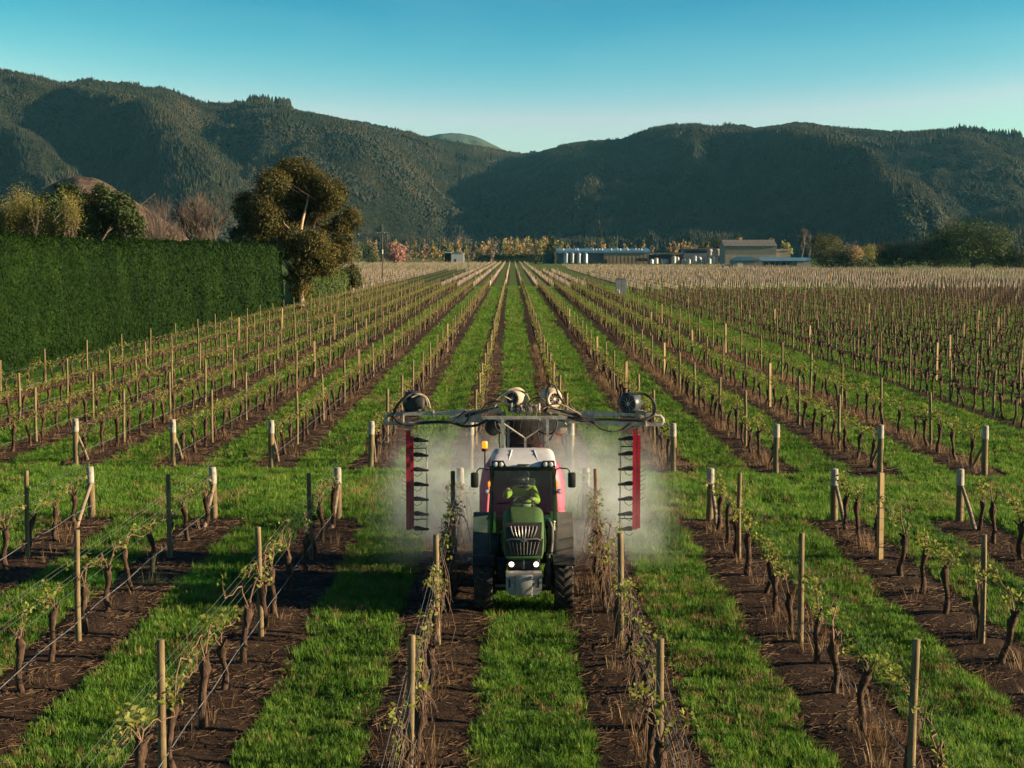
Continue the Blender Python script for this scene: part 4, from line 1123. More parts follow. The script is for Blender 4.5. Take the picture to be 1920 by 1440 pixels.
leafy_tree('golden_tree', 'small orange tree right of the grey brown tree', 680, 1608, [(1606, 476, 12, 13), (1600, 484, 12, 10)], 2200, .6, 'gold', 'brown', .3)
leafy_tree('golden_tree', 'small lime yellow tree beside the small orange tree', 690, 1628, [(1628, 474, 13, 14), (1634, 485, 10, 10)], 2200, .6, 'lime', 'brown', .3)
leafy_tree('understory_bush', 'low dark bushes below the small orange and lime trees', 660, 1620, [(1610, 493, 16, 8), (1635, 493, 14, 8), (1590, 492, 14, 9)], 2600, .6, 'dark', 'brown', .2)
bare_tree('taller bare spire tree behind the barn annex', 1503, 430, 14, 900, 31, 'bare spires behind the barn', 'spire_tree', 'twig', .2, 4, ('grey', 500, .6), .9)
bare_tree('shorter bare spire tree right of the barn annex', 1517, 440, 12, 910, 32, 'bare spires behind the barn', 'spire_tree', 'twig', .2, 4, ('grey', 400, .6), .9)
bare_tree('grey bare tree between the orange tree and the golden bush', 1640, 458, 40, 760, 33, 'grey bare trees at the right', 'bare_tree', 'twig', .6, 4, ('grey', 700, .5))
bare_tree('pinkish bare tree behind the right picture edge trees', 1905, 468, 40, 760, 34, 'grey bare trees at the right', 'bare_tree', 'twig', .6, 4, ('grey', 700, .5))
bare_tree('grey bare tree behind the small orange tree', 1600, 452, 40, 800, 35, 'grey bare trees at the right', 'bare_tree', 'twig', .6, 4, ('grey', 700, .5))

# ---- far tree lines: every tree on its own
def far_tree(label, px_, top, w_, Y, kind, group, n_=420, base=None):
    s = ppm(Y); gy = 474 + s * CAM.z; hpx = gy - top; r = w_ / 2
    if hpx > w_ * 1.6:
        lob = [(px_, top + hpx * f, r * q, hpx * .22) for f, q in ((.2, .6), (.42, .9), (.65, 1.0), (.82, .9))]
    else:
        lob = [(px_ - r * .35, top + hpx * .4, r * .65, hpx * .36), (px_ + r * .3, top + hpx * .45, r * .7, hpx * .38), (px_, top + hpx * .68, r * .95, hpx * .3)]
    leafy_tree('far_tree', label, Y, px_, lob, n_, 1.25 if Y > 900 else .8, kind, 'brown', .3, .6, group, clump=.22, aspect=.7)
tr = np.random.default_rng(5)
for i in range(14):
    far_tree('golden poplar, %s from the left in the row left of the winery' % ordinal(i + 1), 944 + i * 7.6 + tr.uniform(-1.5, 1.5), 447 + tr.uniform(-4, 5), 10, 1160 + tr.uniform(-25, 25), 'gold' if i % 3 else 'lime', 'golden poplars left of the winery', 300)
for i in range(7):
    far_tree('gold poplar, %s from the left in the clump behind the tank yard' % ordinal(i + 1), 1256 + i * 8 + tr.uniform(-1.5, 1.5), 449 + abs(i - 3) * 2.5 + tr.uniform(-1, 2), 11, 1080 + tr.uniform(-15, 15), 'gold', 'gold poplars behind the tank yard', 320)
kinds = ['grey', 'gold', 'dark', 'lime', 'gold', 'grey', 'olive', 'gold']
for i in range(17):
    k_ = kinds[i % 8]
    w_ = {'grey': 'grey leafless', 'gold': 'golden', 'dark': 'dark', 'lime': 'lime', 'olive': 'olive'}[k_]
    far_tree('%s far tree, %s from the gum tree along the distant tree line' % (w_, ordinal(i + 1)), 690 + i * 14.5 + tr.uniform(-4, 4), 452 + tr.uniform(-7, 8), 13 + tr.uniform(-3, 8), 1120 + tr.uniform(-60, 60), k_, 'trees of the distant tree line', 300)
for i in range(14):
    k_ = kinds[(i + 3) % 8]
    w_ = {'grey': 'grey leafless', 'gold': 'golden', 'dark': 'dark', 'lime': 'lime', 'olive': 'olive'}[k_]
    far_tree('%s tree, %s from the left above the blue winery roof' % (w_, ordinal(i + 1)), 1056 + i * 13 + tr.uniform(-4, 4), 455 + tr.uniform(-5, 8), 13 + tr.uniform(-3, 5), 1150 + tr.uniform(-20, 60), k_, 'trees behind the winery', 260)
for i in range(22):
    k_ = ('lime', 'gold', 'gold', 'grey')[i % 4]; w_ = {'grey': 'grey bare', 'gold': 'pale gold', 'lime': 'pale lime'}[k_]
    far_tree('%s slim tree, %s from the left in the rear valley tree belt' % (w_, ordinal(i + 1)), 676 + i * 17.0 + tr.uniform(-5, 5), 449 + tr.uniform(-6, 7), 11 + tr.uniform(-2, 5), 1260 + tr.uniform(-40, 60), k_, 'rear belt of valley trees', 320)
far_tree('large dark round tree right beside the power pole tops', 690, 453, 36, 900, 'dark', None, 1500)
far_tree('pink blossoming round tree on the far field edge', 743, 457, 34, 950, 'pink', None, 1300)
far_tree('very dark irregular tree left of the winery', 1035, 443, 30, 990, 'dark', None, 1600)
far_tree('dark tree between tank yard and barn, left one', 1322, 452, 22, 960, 'olive', None, 700)
far_tree('dark tree touching the barn, right one of two', 1347, 448, 24, 940, 'dark', None, 900)
far_tree('yellow tree peeping over the barn annex', 1472, 455, 26, 960, 'lime', None, 800)
far_tree('gold tree showing above the barn roof ridge', 1382, 447, 24, 980, 'gold', None, 700)
far_tree('small gold tree above the right end of the barn ridge', 1448, 448, 18, 990, 'gold', None, 500)
far_tree('black bush at the far end of the tractor alley, right side', 1005, 474, 13, 860, 'dark', None, 500)
hedge('hedge', 'long straight far hedge closing the end of the tractor alley', -25, 25, 1085, 1090, 4.6, 900, 1.4, 9, 'dark')
# ================================================================== BUILDINGS AND SMALL THINGS FAR OFF
BLUE_ROOF = M('blue_roof_steel', [(0.3, (0.06, 0.16, 0.27)), (0.7, (0.10, 0.24, 0.38))], 0.2, 0.45, metal=0.0)
BROWN_WALL = M('brown_wall_panel', [(0.3, (0.26, 0.18, 0.11)), (0.7, (0.34, 0.25, 0.16))], 0.3, 0.8)
SLATE_WALL = M('slate_wall_panel', [(0.3, (0.09, 0.11, 0.13)), (0.7, (0.14, 0.16, 0.18))], 0.3, 0.7)
BARN_WALL = M('grey_barn_cladding', [(0.3, (0.25, 0.22, 0.17)), (0.7, (0.34, 0.30, 0.24))], 0.25, 0.85)
BARN_ROOF = M('grey_barn_roof', [(0.3, (0.12, 0.115, 0.11)), (0.7, (0.19, 0.18, 0.17))], 0.3, 0.6)
STEEL = M('stainless_tank', [(0.3, (0.3100, 0.3100, 0.2976)), (0.7, (0.4092, 0.4030, 0.3844))], 0.5, 0.35, metal=0.4)
WHITE = M('white_vent', [(0.3, (0.4620, 0.4620, 0.4480)), (0.7, (0.5600, 0.5600, 0.5460))], 0.5, 0.5)
DARKG = M('dark_opening', (0.02, 0.022, 0.025), 1, 0.5)
def bx(px_, Y): return at(px_, 480, Y).x
def bz(py_, Y): return at(960, py_, Y).z

Y = 950.0
w0, w1, wm = bx(1046, Y), bx(1218, Y), bx(1132, Y)
e = empty('winery_building', ((w0 + w1) / 2, Y, 0)); cx = (w0 + w1) / 2
b = MB(); b.box(w0 - cx, wm - cx, 0, 26, 0, bz(474.5, Y)); b.build('slate_wall', SLATE_WALL, e)
b = MB(); b.box(wm - cx, w1 - cx - .3, -2.0, 26.2, 0, bz(474.2, Y)); b.build('brown_wall', BROWN_WALL, e)
for i in range(12):
    xw = wm - cx + (w1 - wm) * (i + .5) / 12; b = MB(); b.box(xw - .06, xw + .06, -2.06, -2.0, 0, bz(474.4, Y)); b.build('wall_seam', SLATE_WALL, e)
b = MB()
zr = bz(474.0, Y); zt = bz(468.5, Y)
b.prism([(w0 - cx - .8, -2.6, zr), (w0 - cx - .8, 27, zr), (w0 - cx - .8, 13, zt + .8), (w0 - cx - .8, -2.6, zr + 1.0)], (w1 - w0 + 1.0, 0, 0)); b.build('roof', BLUE_ROOF, e)
b = MB(); b.box(bx(1193, Y) - cx, bx(1213, Y) - cx, -2.08, -1.9, bz(489, Y), bz(484, Y)); wq = b.build('window', DARKG, e)
b = MB(); b.box(bx(1195, Y) - cx, bx(1211, Y) - cx, -2.1, -2.085, bz(486.6, Y), bz(486.2, Y)); b.build('window_bar', SLATE_WALL, wq)
b = MB(); b.box(bx(1134, Y) - cx, bx(1138, Y) - cx, -2.07, -1.9, 0, bz(486, Y)); b.build('door', DARKG, e)
tag(e, 'long low winery building with blue roof and brown right wall', 'building')
vents = [1056, 1079, 1083, 1112, 1118, 1124, 1129, 1146, 1158, 1163, 1177, 1192, 1198, 1203]
for i, px_ in enumerate(vents):
    x = bx(px_, Y); v_ = link('roof_vent', None, None) if False else empty('roof_vent', (x, Y + 3.0, bz(470.6, Y)))
    b = MB(); b.cyl((0, 0, -.5), (0, 0, .5), .45, .45, 8); b.build('neck', WHITE, v_)
    b = MB(); b.ball((0, 0, .85), .75, 10, (1, 1, .75)); b.build('dome', WHITE, v_)
    tag(v_, 'white roof vent, %s from the left along the blue winery roof' % ordinal(i + 1), 'vent', 'roof vents on the winery')
for i, px_ in enumerate((1061.5, 1073, 1085.5, 1098)):
    x = bx(px_, 940); t_ = empty('wine_tank', (x, 940, 0)); h = bz(475, 940)
    b = MB(); b.lathe([(0.02, .35), (1.3, .35), (1.3, h - .5), (.9, h), (.3, h + .3), (.02, h + .32)], n=18); b.build('body', STEEL, t_, 40)
    for a in (.8, 2.3, 3.9, 5.5): b = MB(); b.cyl((math.cos(a), math.sin(a), 0), (math.cos(a), math.sin(a), .5), .1, .1, 6); b.build('leg', STEEL, t_)
    b = MB(); b.cyl((0, 0, h + .2), (0, 0, h + .55), .35, .35, 10); b.build('lid', BLUE_ROOF, t_)
    tag(t_, 'tall steel tank, %s from the left before the slate winery wall' % ordinal(i + 1), 'tank', 'steel tanks by the winery')

Y = 900.0
x0, x1 = bx(1222, Y), bx(1352, Y)
e = empty('tank_shed', ((x0 + x1) / 2, Y + 12, 0)); cx = (x0 + x1) / 2
b = MB(); b.box(bx(1286, Y) - cx, x1 - cx, 0, 12, 0, bz(467, Y)); b.build('wall', SLATE_WALL, e)
b = MB(); b.box(bx(1284, Y) - cx, x1 - cx + .4, -.8, 12.5, bz(467, Y), bz(465.6, Y)); b.build('roof', BARN_ROOF, e)
b = MB(); b.box(x0 - cx, bx(1286, Y) - cx, 0, 10, 0, bz(478, Y)); b.build('low_wall', DARKG, e)
b = MB(); b.box(x0 - cx - .3, bx(1286, Y) - cx - .05, -.8, 10.5, bz(476, Y), bz(474, Y)); b.build('low_roof', BARN_ROOF, e)
b = MB(); b.box(bx(1290, Y) - cx, bx(1330, Y) - cx, -.1, .05, bz(474, Y), bz(470, Y)); b.build('window', DARKG, e)
tag(e, 'dark shed behind the tank yard between winery and barn', 'building')
rt = random.Random(4)
for i in range(13):
    px_ = 1224 + i * 9.8 + rt.uniform(-2, 2); h = rt.uniform(2.0, 4.6); r_ = rt.uniform(.8, 1.4); t_ = empty('yard_tank', (bx(px_, Y), Y + 2 + rt.uniform(0, 6), 0))
    b = MB(); b.lathe([(.02, .4), (r_, .4), (r_, h), (r_ * .6, h + .5), (.02, h + .6)], n=14); b.build('body', STEEL if i % 3 else WHITE, t_, 40)
    for a in (.6, 2.7, 4.8): b = MB(); b.cyl((math.cos(a) * r_ * .8, math.sin(a) * r_ * .8, 0), (math.cos(a) * r_ * .8, math.sin(a) * r_ * .8, .5), .1, .1, 5); b.build('leg', SLATE_WALL, t_)
    tag(t_, '%s steel tank from the left in the crowded tank yard' % ordinal(i + 1), 'tank', 'tanks of the tank yard')
for i, px_ in enumerate((1331, 1346)):
    t_ = empty('cream_tank', (bx(px_, 890), 890, 0)); h = bz(469, 890); b = MB(); b.lathe([(.02, bz(479, 890)), (1.5, bz(479, 890)), (1.5, h), (.8, h + .6), (.02, h + .7)], n=16); b.build('body', GUARD, t_, 40)
    b = MB()
    for sx in (-1, 1): b.box(sx * 1.2 - .15, sx * 1.2 + .15, -1, 1, 0, bz(478.8, 890))
    b.build('stand', SLATE_WALL, t_)
    tag(t_, 'raised cream tank on a stand beside the barn, %s one' % ('left' if i == 0 else 'right'), 'tank')

Y = 830.0
x0, x1 = bx(1359, Y), bx(1456, Y); cx = (x0 + x1) / 2; hw = (x1 - x0) / 2; ze, zr = bz(461, Y), bz(450, Y)
e = empty('barn', (cx, Y, 0))
b = MB(); b.box(-hw, hw, 0, 22, 0, ze); b.build('wall', BARN_WALL, e)
b = MB(); b.prism([(-hw + .02, .02, ze - .02), (-hw + .02, 21.98, ze - .02), (-hw + .02, 11, zr - .3)], (hw * 2 - .04, 0, 0)); b.build('gable', BARN_WALL, e)
for i in range(22):                       # roof sheets, front slope
    xa = -hw - .4 + (hw * 2 + .8) * i / 22; xb = -hw - .4 + (hw * 2 + .8) * (i + 1) / 22 - .12
    b = MB(); b.prism([(xa, -.6, ze - .25), (xb, -.6, ze - .25), (xb, 11, zr), (xa, 11, zr)], (0, -.05, .18 + .05 * (i % 2))); b.build('roof_sheet', BARN_ROOF, e)
b = MB(); b.prism([(-hw - .4, 22.6, ze - .25), (hw + .4, 22.6, ze - .25), (hw + .4, 11.02, zr), (-hw - .4, 11.02, zr)], (0, 0, .15)); b.build('rear_roof', BARN_ROOF, e)
b = MB(); b.box(-hw + .1, hw * .05, -.25, 0.02, .05, bz(478.5, Y)); b.build('lower_cladding', BARN_WALL, e)
for i in range(24):
    xw = -hw + hw * 2 * (i + .5) / 24; b = MB(); b.box(xw - .05, xw + .05, -.04, 0, bz(478, Y) + .05, ze - .05); b.build('cladding_rib', BARN_ROOF, e)
b = MB(); b.box(bx(1457, Y) - cx, bx(1482, Y) - cx, 3, 16, 0, bz(470, Y)); an = b.build('annex', BARN_WALL, e)
b = MB(); b.box(bx(1456.5, Y) - cx, bx(1483.5, Y) - cx, 2.6, 16.4, bz(470, Y), bz(467, Y), taper=(.96, .6)); b.build('annex_roof', BARN_ROOF, an)
tag(e, 'big grey corrugated barn with lower annex on its right', 'barn')
Y = 722.0
x0, x1 = bx(1373, Y), bx(1428, Y); cx = (x0 + x1) / 2; hw = (x1 - x0) / 2
e = empty('farm_shed', (cx, Y, 0)); b = MB(); b.box(-hw, hw, 0, 8, 0, bz(488.5, Y)); b.build('wall', BARN_WALL, e)
b = MB(); z0 = bz(488.5, Y)
b.prism([(-hw - .4, -.5, z0), (hw + .4, -.5, z0), (hw * .7, -.5, z0 + .7), (hw * .25, -.5, bz(481, Y)), (-hw * .35, -.5, bz(481, Y)), (-hw * .75, -.5, z0 + .9)], (0, 9, 0)); b.build('roof', BLUE_ROOF, e)
b = MB(); b.box(bx(1383, Y) - cx, bx(1393, Y) - cx, -.05, .02, 0, bz(491.5, Y)); b.build('door', WHITE, e)
for i in range(14):
    xw = -hw + hw * 2 * (i + .5) / 14; b = MB(); b.box(xw - .04, xw + .04, -.04, 0, 0.05, z0 - .1); b.build('cladding_rib', BARN_ROOF, e)
tag(e, 'low shed with hipped blue roof and pale door before the barn', 'shed')
x0, x1 = bx(1430, Y), bx(1525, Y); cx = (x0 + x1) / 2; hw = (x1 - x0) / 2
e = empty('farm_shed', (cx, Y + 6, 0)); b = MB(); b.box(-hw, hw - 6.2, 0, 8, 0, bz(489, Y)); b.build('wall', SLATE_WALL, e)
b = MB(); b.box(hw - 6.2, hw, -.6, 8, 0, bz(489, Y)); b.build('end_wall', BARN_WALL, e)
b = MB(); b.prism([(-hw - .3, -1, bz(489, Y)), (-hw - .3, 9, bz(489, Y)), (-hw - .3, 4, bz(483, Y))], (2 * hw + .6, 0, 0)); b.build('roof', BLUE_ROOF, e)
for i in range(5):
    xa = -hw + 1.5 + i * 2.6; b = MB(); b.box(xa, xa + 1.8, -.06, .02, .9, bz(491.5, Y)); w_ = b.build('window', DARKG, e)
tag(e, 'long low shed with dark blue roof right of the hipped shed', 'shed')
# a parked car by the hipped shed
CARP = M('dark_car_paint', (0.03, 0.045, 0.07), 1, 0.25, coat=.5); CGL = M('car_glass', (0.10, 0.14, 0.17), 1, 0.1, spec=.6); TYRE = M('tyre_rubber', [(0.3, (0.016, 0.016, 0.016)), (0.7, (0.035, 0.032, 0.03))], 12, 0.8, 0.4, 60, .004)
e = empty('parked_car', (bx(1362, 716), 716, 0))
b = MB(); b.loft([[(x, y, z) for y, z in ((-.85, .35), (-.88, .7), (-.8, h1), (.8, h1), (.88, .7), (.85, .35))] for x, h1 in ((-2.1, .75), (-1.9, .9), (-.9, .98), (.9, .98), (1.9, .92), (2.15, .7))]); b.build('body', CARP, e)
b = MB(); b.loft([[(-1.1, -.75, .97), (1.2, -.75, .97), (1.2, .75, .97), (-1.1, .75, .97)], [(-.5, -.62, 1.45), (.85, -.62, 1.45), (.85, .62, 1.45), (-.5, .62, 1.45)]]); b.build('cabin', CGL, e)
for x in (-1.3, 1.3):
    for y in (-.8, .8): b = MB(); b.lathe([(.05, -.1), (.32, -.1), (.34, 0), (.32, .1), (.05, .1)], (x, y, .34), 'y', 16); b.build('wheel', TYRE, e)
tag(e, 'dark car parked beside the hipped blue shed', 'car')
e = empty('white_building', (bx(852, 1060), 1060, 0)); b = MB(); b.box(-6, 6, 0, 8, 0, bz(474.5, 1060)); b.box(-6, -2, .0, 7.9, 0, bz(472.5, 1060)); b.build('wall', WHITE, e)
b = MB(); b.box(-6.3, 6.3, -.3, 8.3, bz(474.5, 1060), bz(473.8, 1060)); b.build('roof', STEEL, e); b = MB(); b.box(0, 1.2, -.05, .02, 0, 2.2); b.build('door', DARKG, e)
tag(e, 'small white flat building on the far field edge', 'building')
e = empty('green_tank', (bx(1028, 960), 960, 0)); b = MB(); b.lathe([(.02, 0), (3.4, 0), (3.4, bz(476, 960)), (.5, bz(474.6, 960)), (.02, bz(474.5, 960))], n=24); b.build('body', M('dark_green_tank', (0.02, 0.06, 0.06), 1, .5), e)
b = MB(); b.lathe([(3.45, bz(476.4, 960)), (3.5, bz(475.9, 960)), (3.3, bz(475.8, 960))], n=24); b.build('rim', SLATE_WALL, e); tag(e, 'squat dark green water tank at the winery left end', 'tank')
# power poles
POLEW = M('dark_pole_wood', [(0.3, (0.06, 0.045, 0.035)), (0.7, (0.12, 0.09, 0.07))], 3, .9)
for px_, top, Y, band, lab in ((660, 441, 258, 468, 'nearest dark power pole by the low hedge, white band midway'), (717, 438, 365, 472, 'dark power pole with crossarm right of the gum tree'), (878, 450, 510, None, 'farthest thin power pole with two crossarms left of the tractor alley')):
    x = bx(px_, Y); h = bz(top, Y); e = empty('power_pole', (x, Y, 0))
    b = MB(); b.tube([(0, 0, -.1), (0, 0, h * .5), (0, 0, h + .25)], [.16, .14, .11], 10); b.build('pole', POLEW, e)
    for q in ((h,) if band else (h, h - 1.1)):
        b = MB(); b.box(-1.2, 1.2, -.07, .07, q - .07, q + .07); ca = b.build('crossarm', POLEW, e)
        for xx in (-1.05, -.45, .45, 1.05): b = MB(); b.lathe([(.02, q + .07), (.07, q + .1), (.05, q + .2), (.02, q + .25)], (xx, 0, 0), n=8); b.build('insulator', WHITE, ca)
    if band: z = bz(band, Y); b = MB(); b.tube([(0, 0, z - .45), (0, 0, z + .45)], [.165, .165], 12); b.build('white_band', WHITE, e)
    tag(e, lab, 'power pole', 'power poles')
# pump cabinet in the grass lane
CAB = M('grey_cabinet_steel', [(0.3, (0.26, 0.25, 0.26)), (0.7, (0.38, 0.37, 0.38))], 1.5, .6)
Yc = 238.0; x0, x1 = bx(1155.5, Yc), bx(1175, Yc); cx = (x0 + x1) / 2; hw = (x1 - x0) / 2; hh = bz(523, Yc)
e = empty('pump_cabinet', (cx, Yc, 0)); b = MB(); b.box(-hw, hw, 0, 1.3, 0.05, hh); b.build('body', CAB, e)
for i in range(4): xa = -hw + 2 * hw * i / 4; b = MB(); b.box(xa + .03, xa + 2 * hw / 4 - .03, -.05, 0.01, .12, hh - .08); b.build('panel', CAB, e)
b = MB(); b.box(-hw - .06, hw + .06, -.08, 1.38, hh, hh + .07); b.build('roof', BARN_ROOF, e)
b = MB(); b.tube([(-hw + .05, -.35, 0), (-hw + .05, -.35, .9), (-hw + .2, -.35, 1.02), (-hw + .4, -.35, 1.0), (-hw + .45, -.35, .0)], .07, 8); b.build('pipe', WHITE, e)
tag(e, 'grey steel pump cabinet standing in the grass lane with white pipe', 'cabinet')
Yc = 320.0; e = empty('rail_fence', (bx(1110, Yc), Yc, 0)); cx = bx(1110, Yc)
for px_ in (1090, 1100, 1110, 1120, 1130): x = bx(px_, Yc) - cx; b = MB(); b.cyl((x, 0, 0), (x, 0, 1.75), .08, .07, 8); b.build('post', WOOD, e)
for z in (.4, .85, 1.3): b = MB(); b.box(bx(1088, Yc) - cx, bx(1132, Yc) - cx, -.12, -.085, z - .07, z + .07); b.build('rail', GREYWOOD, e)
tag(e, 'short wooden rail fence in the grass lane behind the cabinet', 'fence')
# ================================================================== TRACTOR
TX, TY = -0.055, 28.8
GREEN = M('tractor_green_paint', [(0.3, (0.022, 0.075, 0.016)), (0.6, (0.035, 0.12, 0.022)), (0.8, (0.07, 0.13, 0.045))], 7.0, 0.5, 0.05, 30, .003, spec=.45, coat=.25)
DUSTY = M('dusty_green_paint', [(0.3, (0.03, 0.075, 0.02)), (0.6, (0.05, 0.105, 0.03)), (0.8, (0.12, 0.125, 0.07))], 9.0, 0.78, .15, 50, .003)
BLACKP = M('black_plastic', [(0.3, (0.014, 0.015, 0.016)), (0.7, (0.035, 0.034, 0.032))], 6.0, 0.55, spec=.35)
GREYP = M('dusty_grey_plastic', [(0.3, (0.09, 0.09, 0.085)), (0.7, (0.19, 0.175, 0.15))], 4.0, 0.7)
CHASSIS = M('dark_chassis_paint', [(0.3, (0.022, 0.026, 0.024)), (0.6, (0.05, 0.05, 0.045)), (0.8, (0.11, 0.095, 0.07))], 7.0, 0.65, .2, 40, .003)
SILVER = M('silver_trim', [(0.3, (0.22, 0.2, 0.17)), (0.7, (0.38, 0.35, 0.31))], 8.0, 0.4, metal=.5)
PLATE = M('grey_steel_plate', [(0.3, (0.26, 0.25, 0.235)), (0.7, (0.37, 0.36, 0.34))], 6.0, 0.55, .1, 40, .002, metal=.3)
ROOFW = M('white_cab_roof', [(0.3, (0.5270, 0.5440, 0.5610)), (0.6, (0.6290, 0.6375, 0.6460)), (0.75, (0.6630, 0.6630, 0.6545))], 3.0, 0.4, coat=.2)
LAMP = M('lamp_glass', (0.75, 0.75, 0.72), 20, 0.15, spec=.6)
HEADL = M('lit_headlight', (0.9, 0.85, 0.75), 20, 0.3, emit=(1.0, 0.82, 0.58, 1.1))
AMBER = M('amber_beacon', (0.75, 0.2, 0.01), 10, 0.25, spec=.5, emit=(1.0, 0.25, 0.01, .6))
MIRRG = M('mirror_glass', (0.45, 0.48, 0.5), 3, 0.05, metal=1.0)
TREAD = M('dusty_tyre_tread', [(0.3, (0.018, 0.017, 0.016)), (0.55, (0.045, 0.04, 0.034)), (0.75, (0.11, 0.09, 0.065))], 9.0, 0.85, .4, 60, .004)
SEATM = M('seat_fabric', (0.035, 0.038, 0.042), 8, .9)
def glass_material(name, tint_, refl):
    m, nt, out = new_mat(name)
    t = nt.nodes.new('ShaderNodeBsdfTransparent'); t.inputs[0].default_value = (*tint_, 1)
    g_ = nt.nodes.new('ShaderNodeBsdfGlossy'); g_.inputs['Roughness'].default_value = .03; g_.inputs['Color'].default_value = (.9, .95, 1, 1)
    pos = world_pos(nt); n = n_noise(nt, 5, 4, .6, pos)
    d = nt.nodes.new('ShaderNodeBsdfDiffuse'); d.inputs[0].default_value = (.42, .38, .3, 1)
    r = n_ramp(nt, n.outputs[0], [(.45, (.0, .0, .0)), (.8, (.035, .035, .035))])
    fr = nt.nodes.new('ShaderNodeFresnel'); fr.inputs[0].default_value = 1.5
    ad = nt.nodes.new('ShaderNodeMath'); ad.operation = 'ADD'; ad.inputs[1].default_value = refl
    nt.links.new(fr.outputs[0], ad.inputs[0])
    m1 = nt.nodes.new('ShaderNodeMixShader'); m2 = nt.nodes.new('ShaderNodeMixShader')
    nt.links.new(ad.outputs[0], m1.inputs[0]); nt.links.new(t.outputs[0], m1.inputs[1]); nt.links.new(g_.outputs[0], m1.inputs[2])
    nt.links.new(r.outputs[0], m2.inputs[0]); nt.links.new(m1.outputs[0], m2.inputs[1]); nt.links.new(d.outputs[0], m2.inputs[2])
    nt.links.new(m2.outputs[0], out.inputs['Surface'])
    return m
GLASS = glass_material('cab_glass', (.80, .93, .90), -.015)
DARKGLASS = glass_material('dark_rear_glass', (.03, .05, .047), -.02)  # near-black tint: shade of the cab interior put into the rear glass colour

tractor = empty('tractor', (TX, TY, 0))
tag(tractor, 'narrow green vineyard tractor with white cab roof, headlights on, driving towards the viewer', 'tractor')
def part(name, b, mat, parent=None, ang=35): return b.build(name, mat, parent or tractor, ang)

def wheel(cx, cy, r, w, nl, sgn):
    """Lugged tractor wheel turned round the x axis."""
    e = empty('wheel', (0, 0, 0)); e.parent = tractor; e.location = (cx, cy, r)
    t = MB(); hw = w / 2
    t.lathe([(r * .56, -hw * .86), (r * .70, -hw * 1.02), (r * .86, -hw * 1.0), (r * .93, -hw * .86), (r * .945, 0), (r * .93, hw * .86), (r * .86, hw * 1.0), (r * .70, hw * 1.02), (r * .56, hw * .86)], (0, 0, 0), 'x', 40)
    for i in range(nl):
        for side in (-1, 1):
            a0 = 2 * math.pi * (i + (.5 if side > 0 else 0)) / nl; sec = []
            for q in range(5):
                f = q / 4; x = side * hw * (.04 + .94 * f); a = a0 + f * .30; rr = r * (1.0 - .035 * f ** 3); th = .045 + .012 * f
                def pt(rad, ang): return (x, -rad * math.cos(ang), rad * math.sin(ang))
                dth = th / r
                sec.append([pt(r * .915, a - dth), pt(rr, a - dth * .62), pt(rr, a + dth * .62), pt(r * .915, a + dth)])
            t.loft(sec)
    t.build('tyre', TREAD, e, 30)
    d = MB(); d.lathe([(r * .57, -hw * .86), (r * .54, -hw * .5), (r * .5, -hw * .15), (r * .2, sgn * hw * .2), (.001, sgn * hw * .2), (r * .2, sgn * hw * .1), (r * .5, hw * .3), (r * .54, hw * .5), (r * .57, hw * .86)], (0, 0, 0), 'x', 32)
    rim = d.build('rim', GREYP, e, 40)
    h = MB(); h.cyl((sgn * hw * .15, 0, 0), (sgn * hw * .55, 0, 0), r * .2, r * .16, 16); h.build('hub', CHASSIS, e, 40)
    return e
for sx in (-1, 1):
    wheel(sx * .705, 0.0, .455, .325, 17, sx)
    wheel(sx * .735, 2.15, .655, .40, 19, sx)
# front mudguards: black plates over the front wheels
for sx in (-1, 1):
    b = MB(); sec = []
    for q in range(9):
        a = R(52) + R(85) * q / 8; sec.append([(sx * .705 + dx, -(r_) * math.cos(a), .455 + r_ * math.sin(a)) for dx, r_ in ((-.185, .495), (.185, .495), (.195, .51), (.185, .525), (-.185, .525), (-.195, .51))])
    b.loft(sec); part('front_mudguard', b, BLACKP)
    b = MB(); b.tube([(sx * .53, 0, .95), (sx * .48, .02, .7), (sx * .42, .02, .5)], .022, 8); part('mudguard_bracket', b, BLACKP)
# chassis, axle, hitch
b = MB(); b.bbox(-.24, .24, -.42, 2.7, .42, .95, .03); part('chassis', b, CHASSIS)
b = MB(); b.bbox(-.56, .56, -.09, .09, .36, .50, .02); b.bbox(-.60, -.48, -.12, .12, .30, .60, .03); b.bbox(.48, .60, -.12, .12, .30, .60, .03); part('front_axle', b, CHASSIS)
b = MB(); b.cyl((-.5, -.16, .47), (.5, -.16, .47), .025, .025, 10); part('steering_ram', b, SILVER)
b = MB(); b.bbox(-.6, .6, 1.95, 2.35, .45, .95, .06); part('rear_axle', b, CHASSIS)
b = MB(); b.prism([(-.31, -.5, .80), (.31, -.5, .80), (.31, -.5, .52), (.24, -.5, .42), (-.24, -.5, .42), (-.31, -.5, .52)], (0, -.24, 0)); fb = part('front_bracket', b, PLATE)
b = MB(); b.bbox(-.145, .145, -.775, -.745, .40, .775, .012); pl = part('cover_plate', b, PLATE, fb)
for x in (-.12, .12):
    for z in (.43, .745): b = MB(); b.cyl((x, -.79, z), (x, -.77, z), .013, .013, 8); part('bolt', b, SILVER, fb)
for sx in (-1, 1):
    b = MB(); b.bbox(sx * .25 - .018, sx * .25 + .018, -.744, -.735, .55, .70, .004); part('slot', b, BLACKP, fb)
    b = MB(); b.cyl((sx * .19, -.77, .60), (sx * .19, -.735, .60), .022, .022, 10); part('pin', b, SILVER, fb)
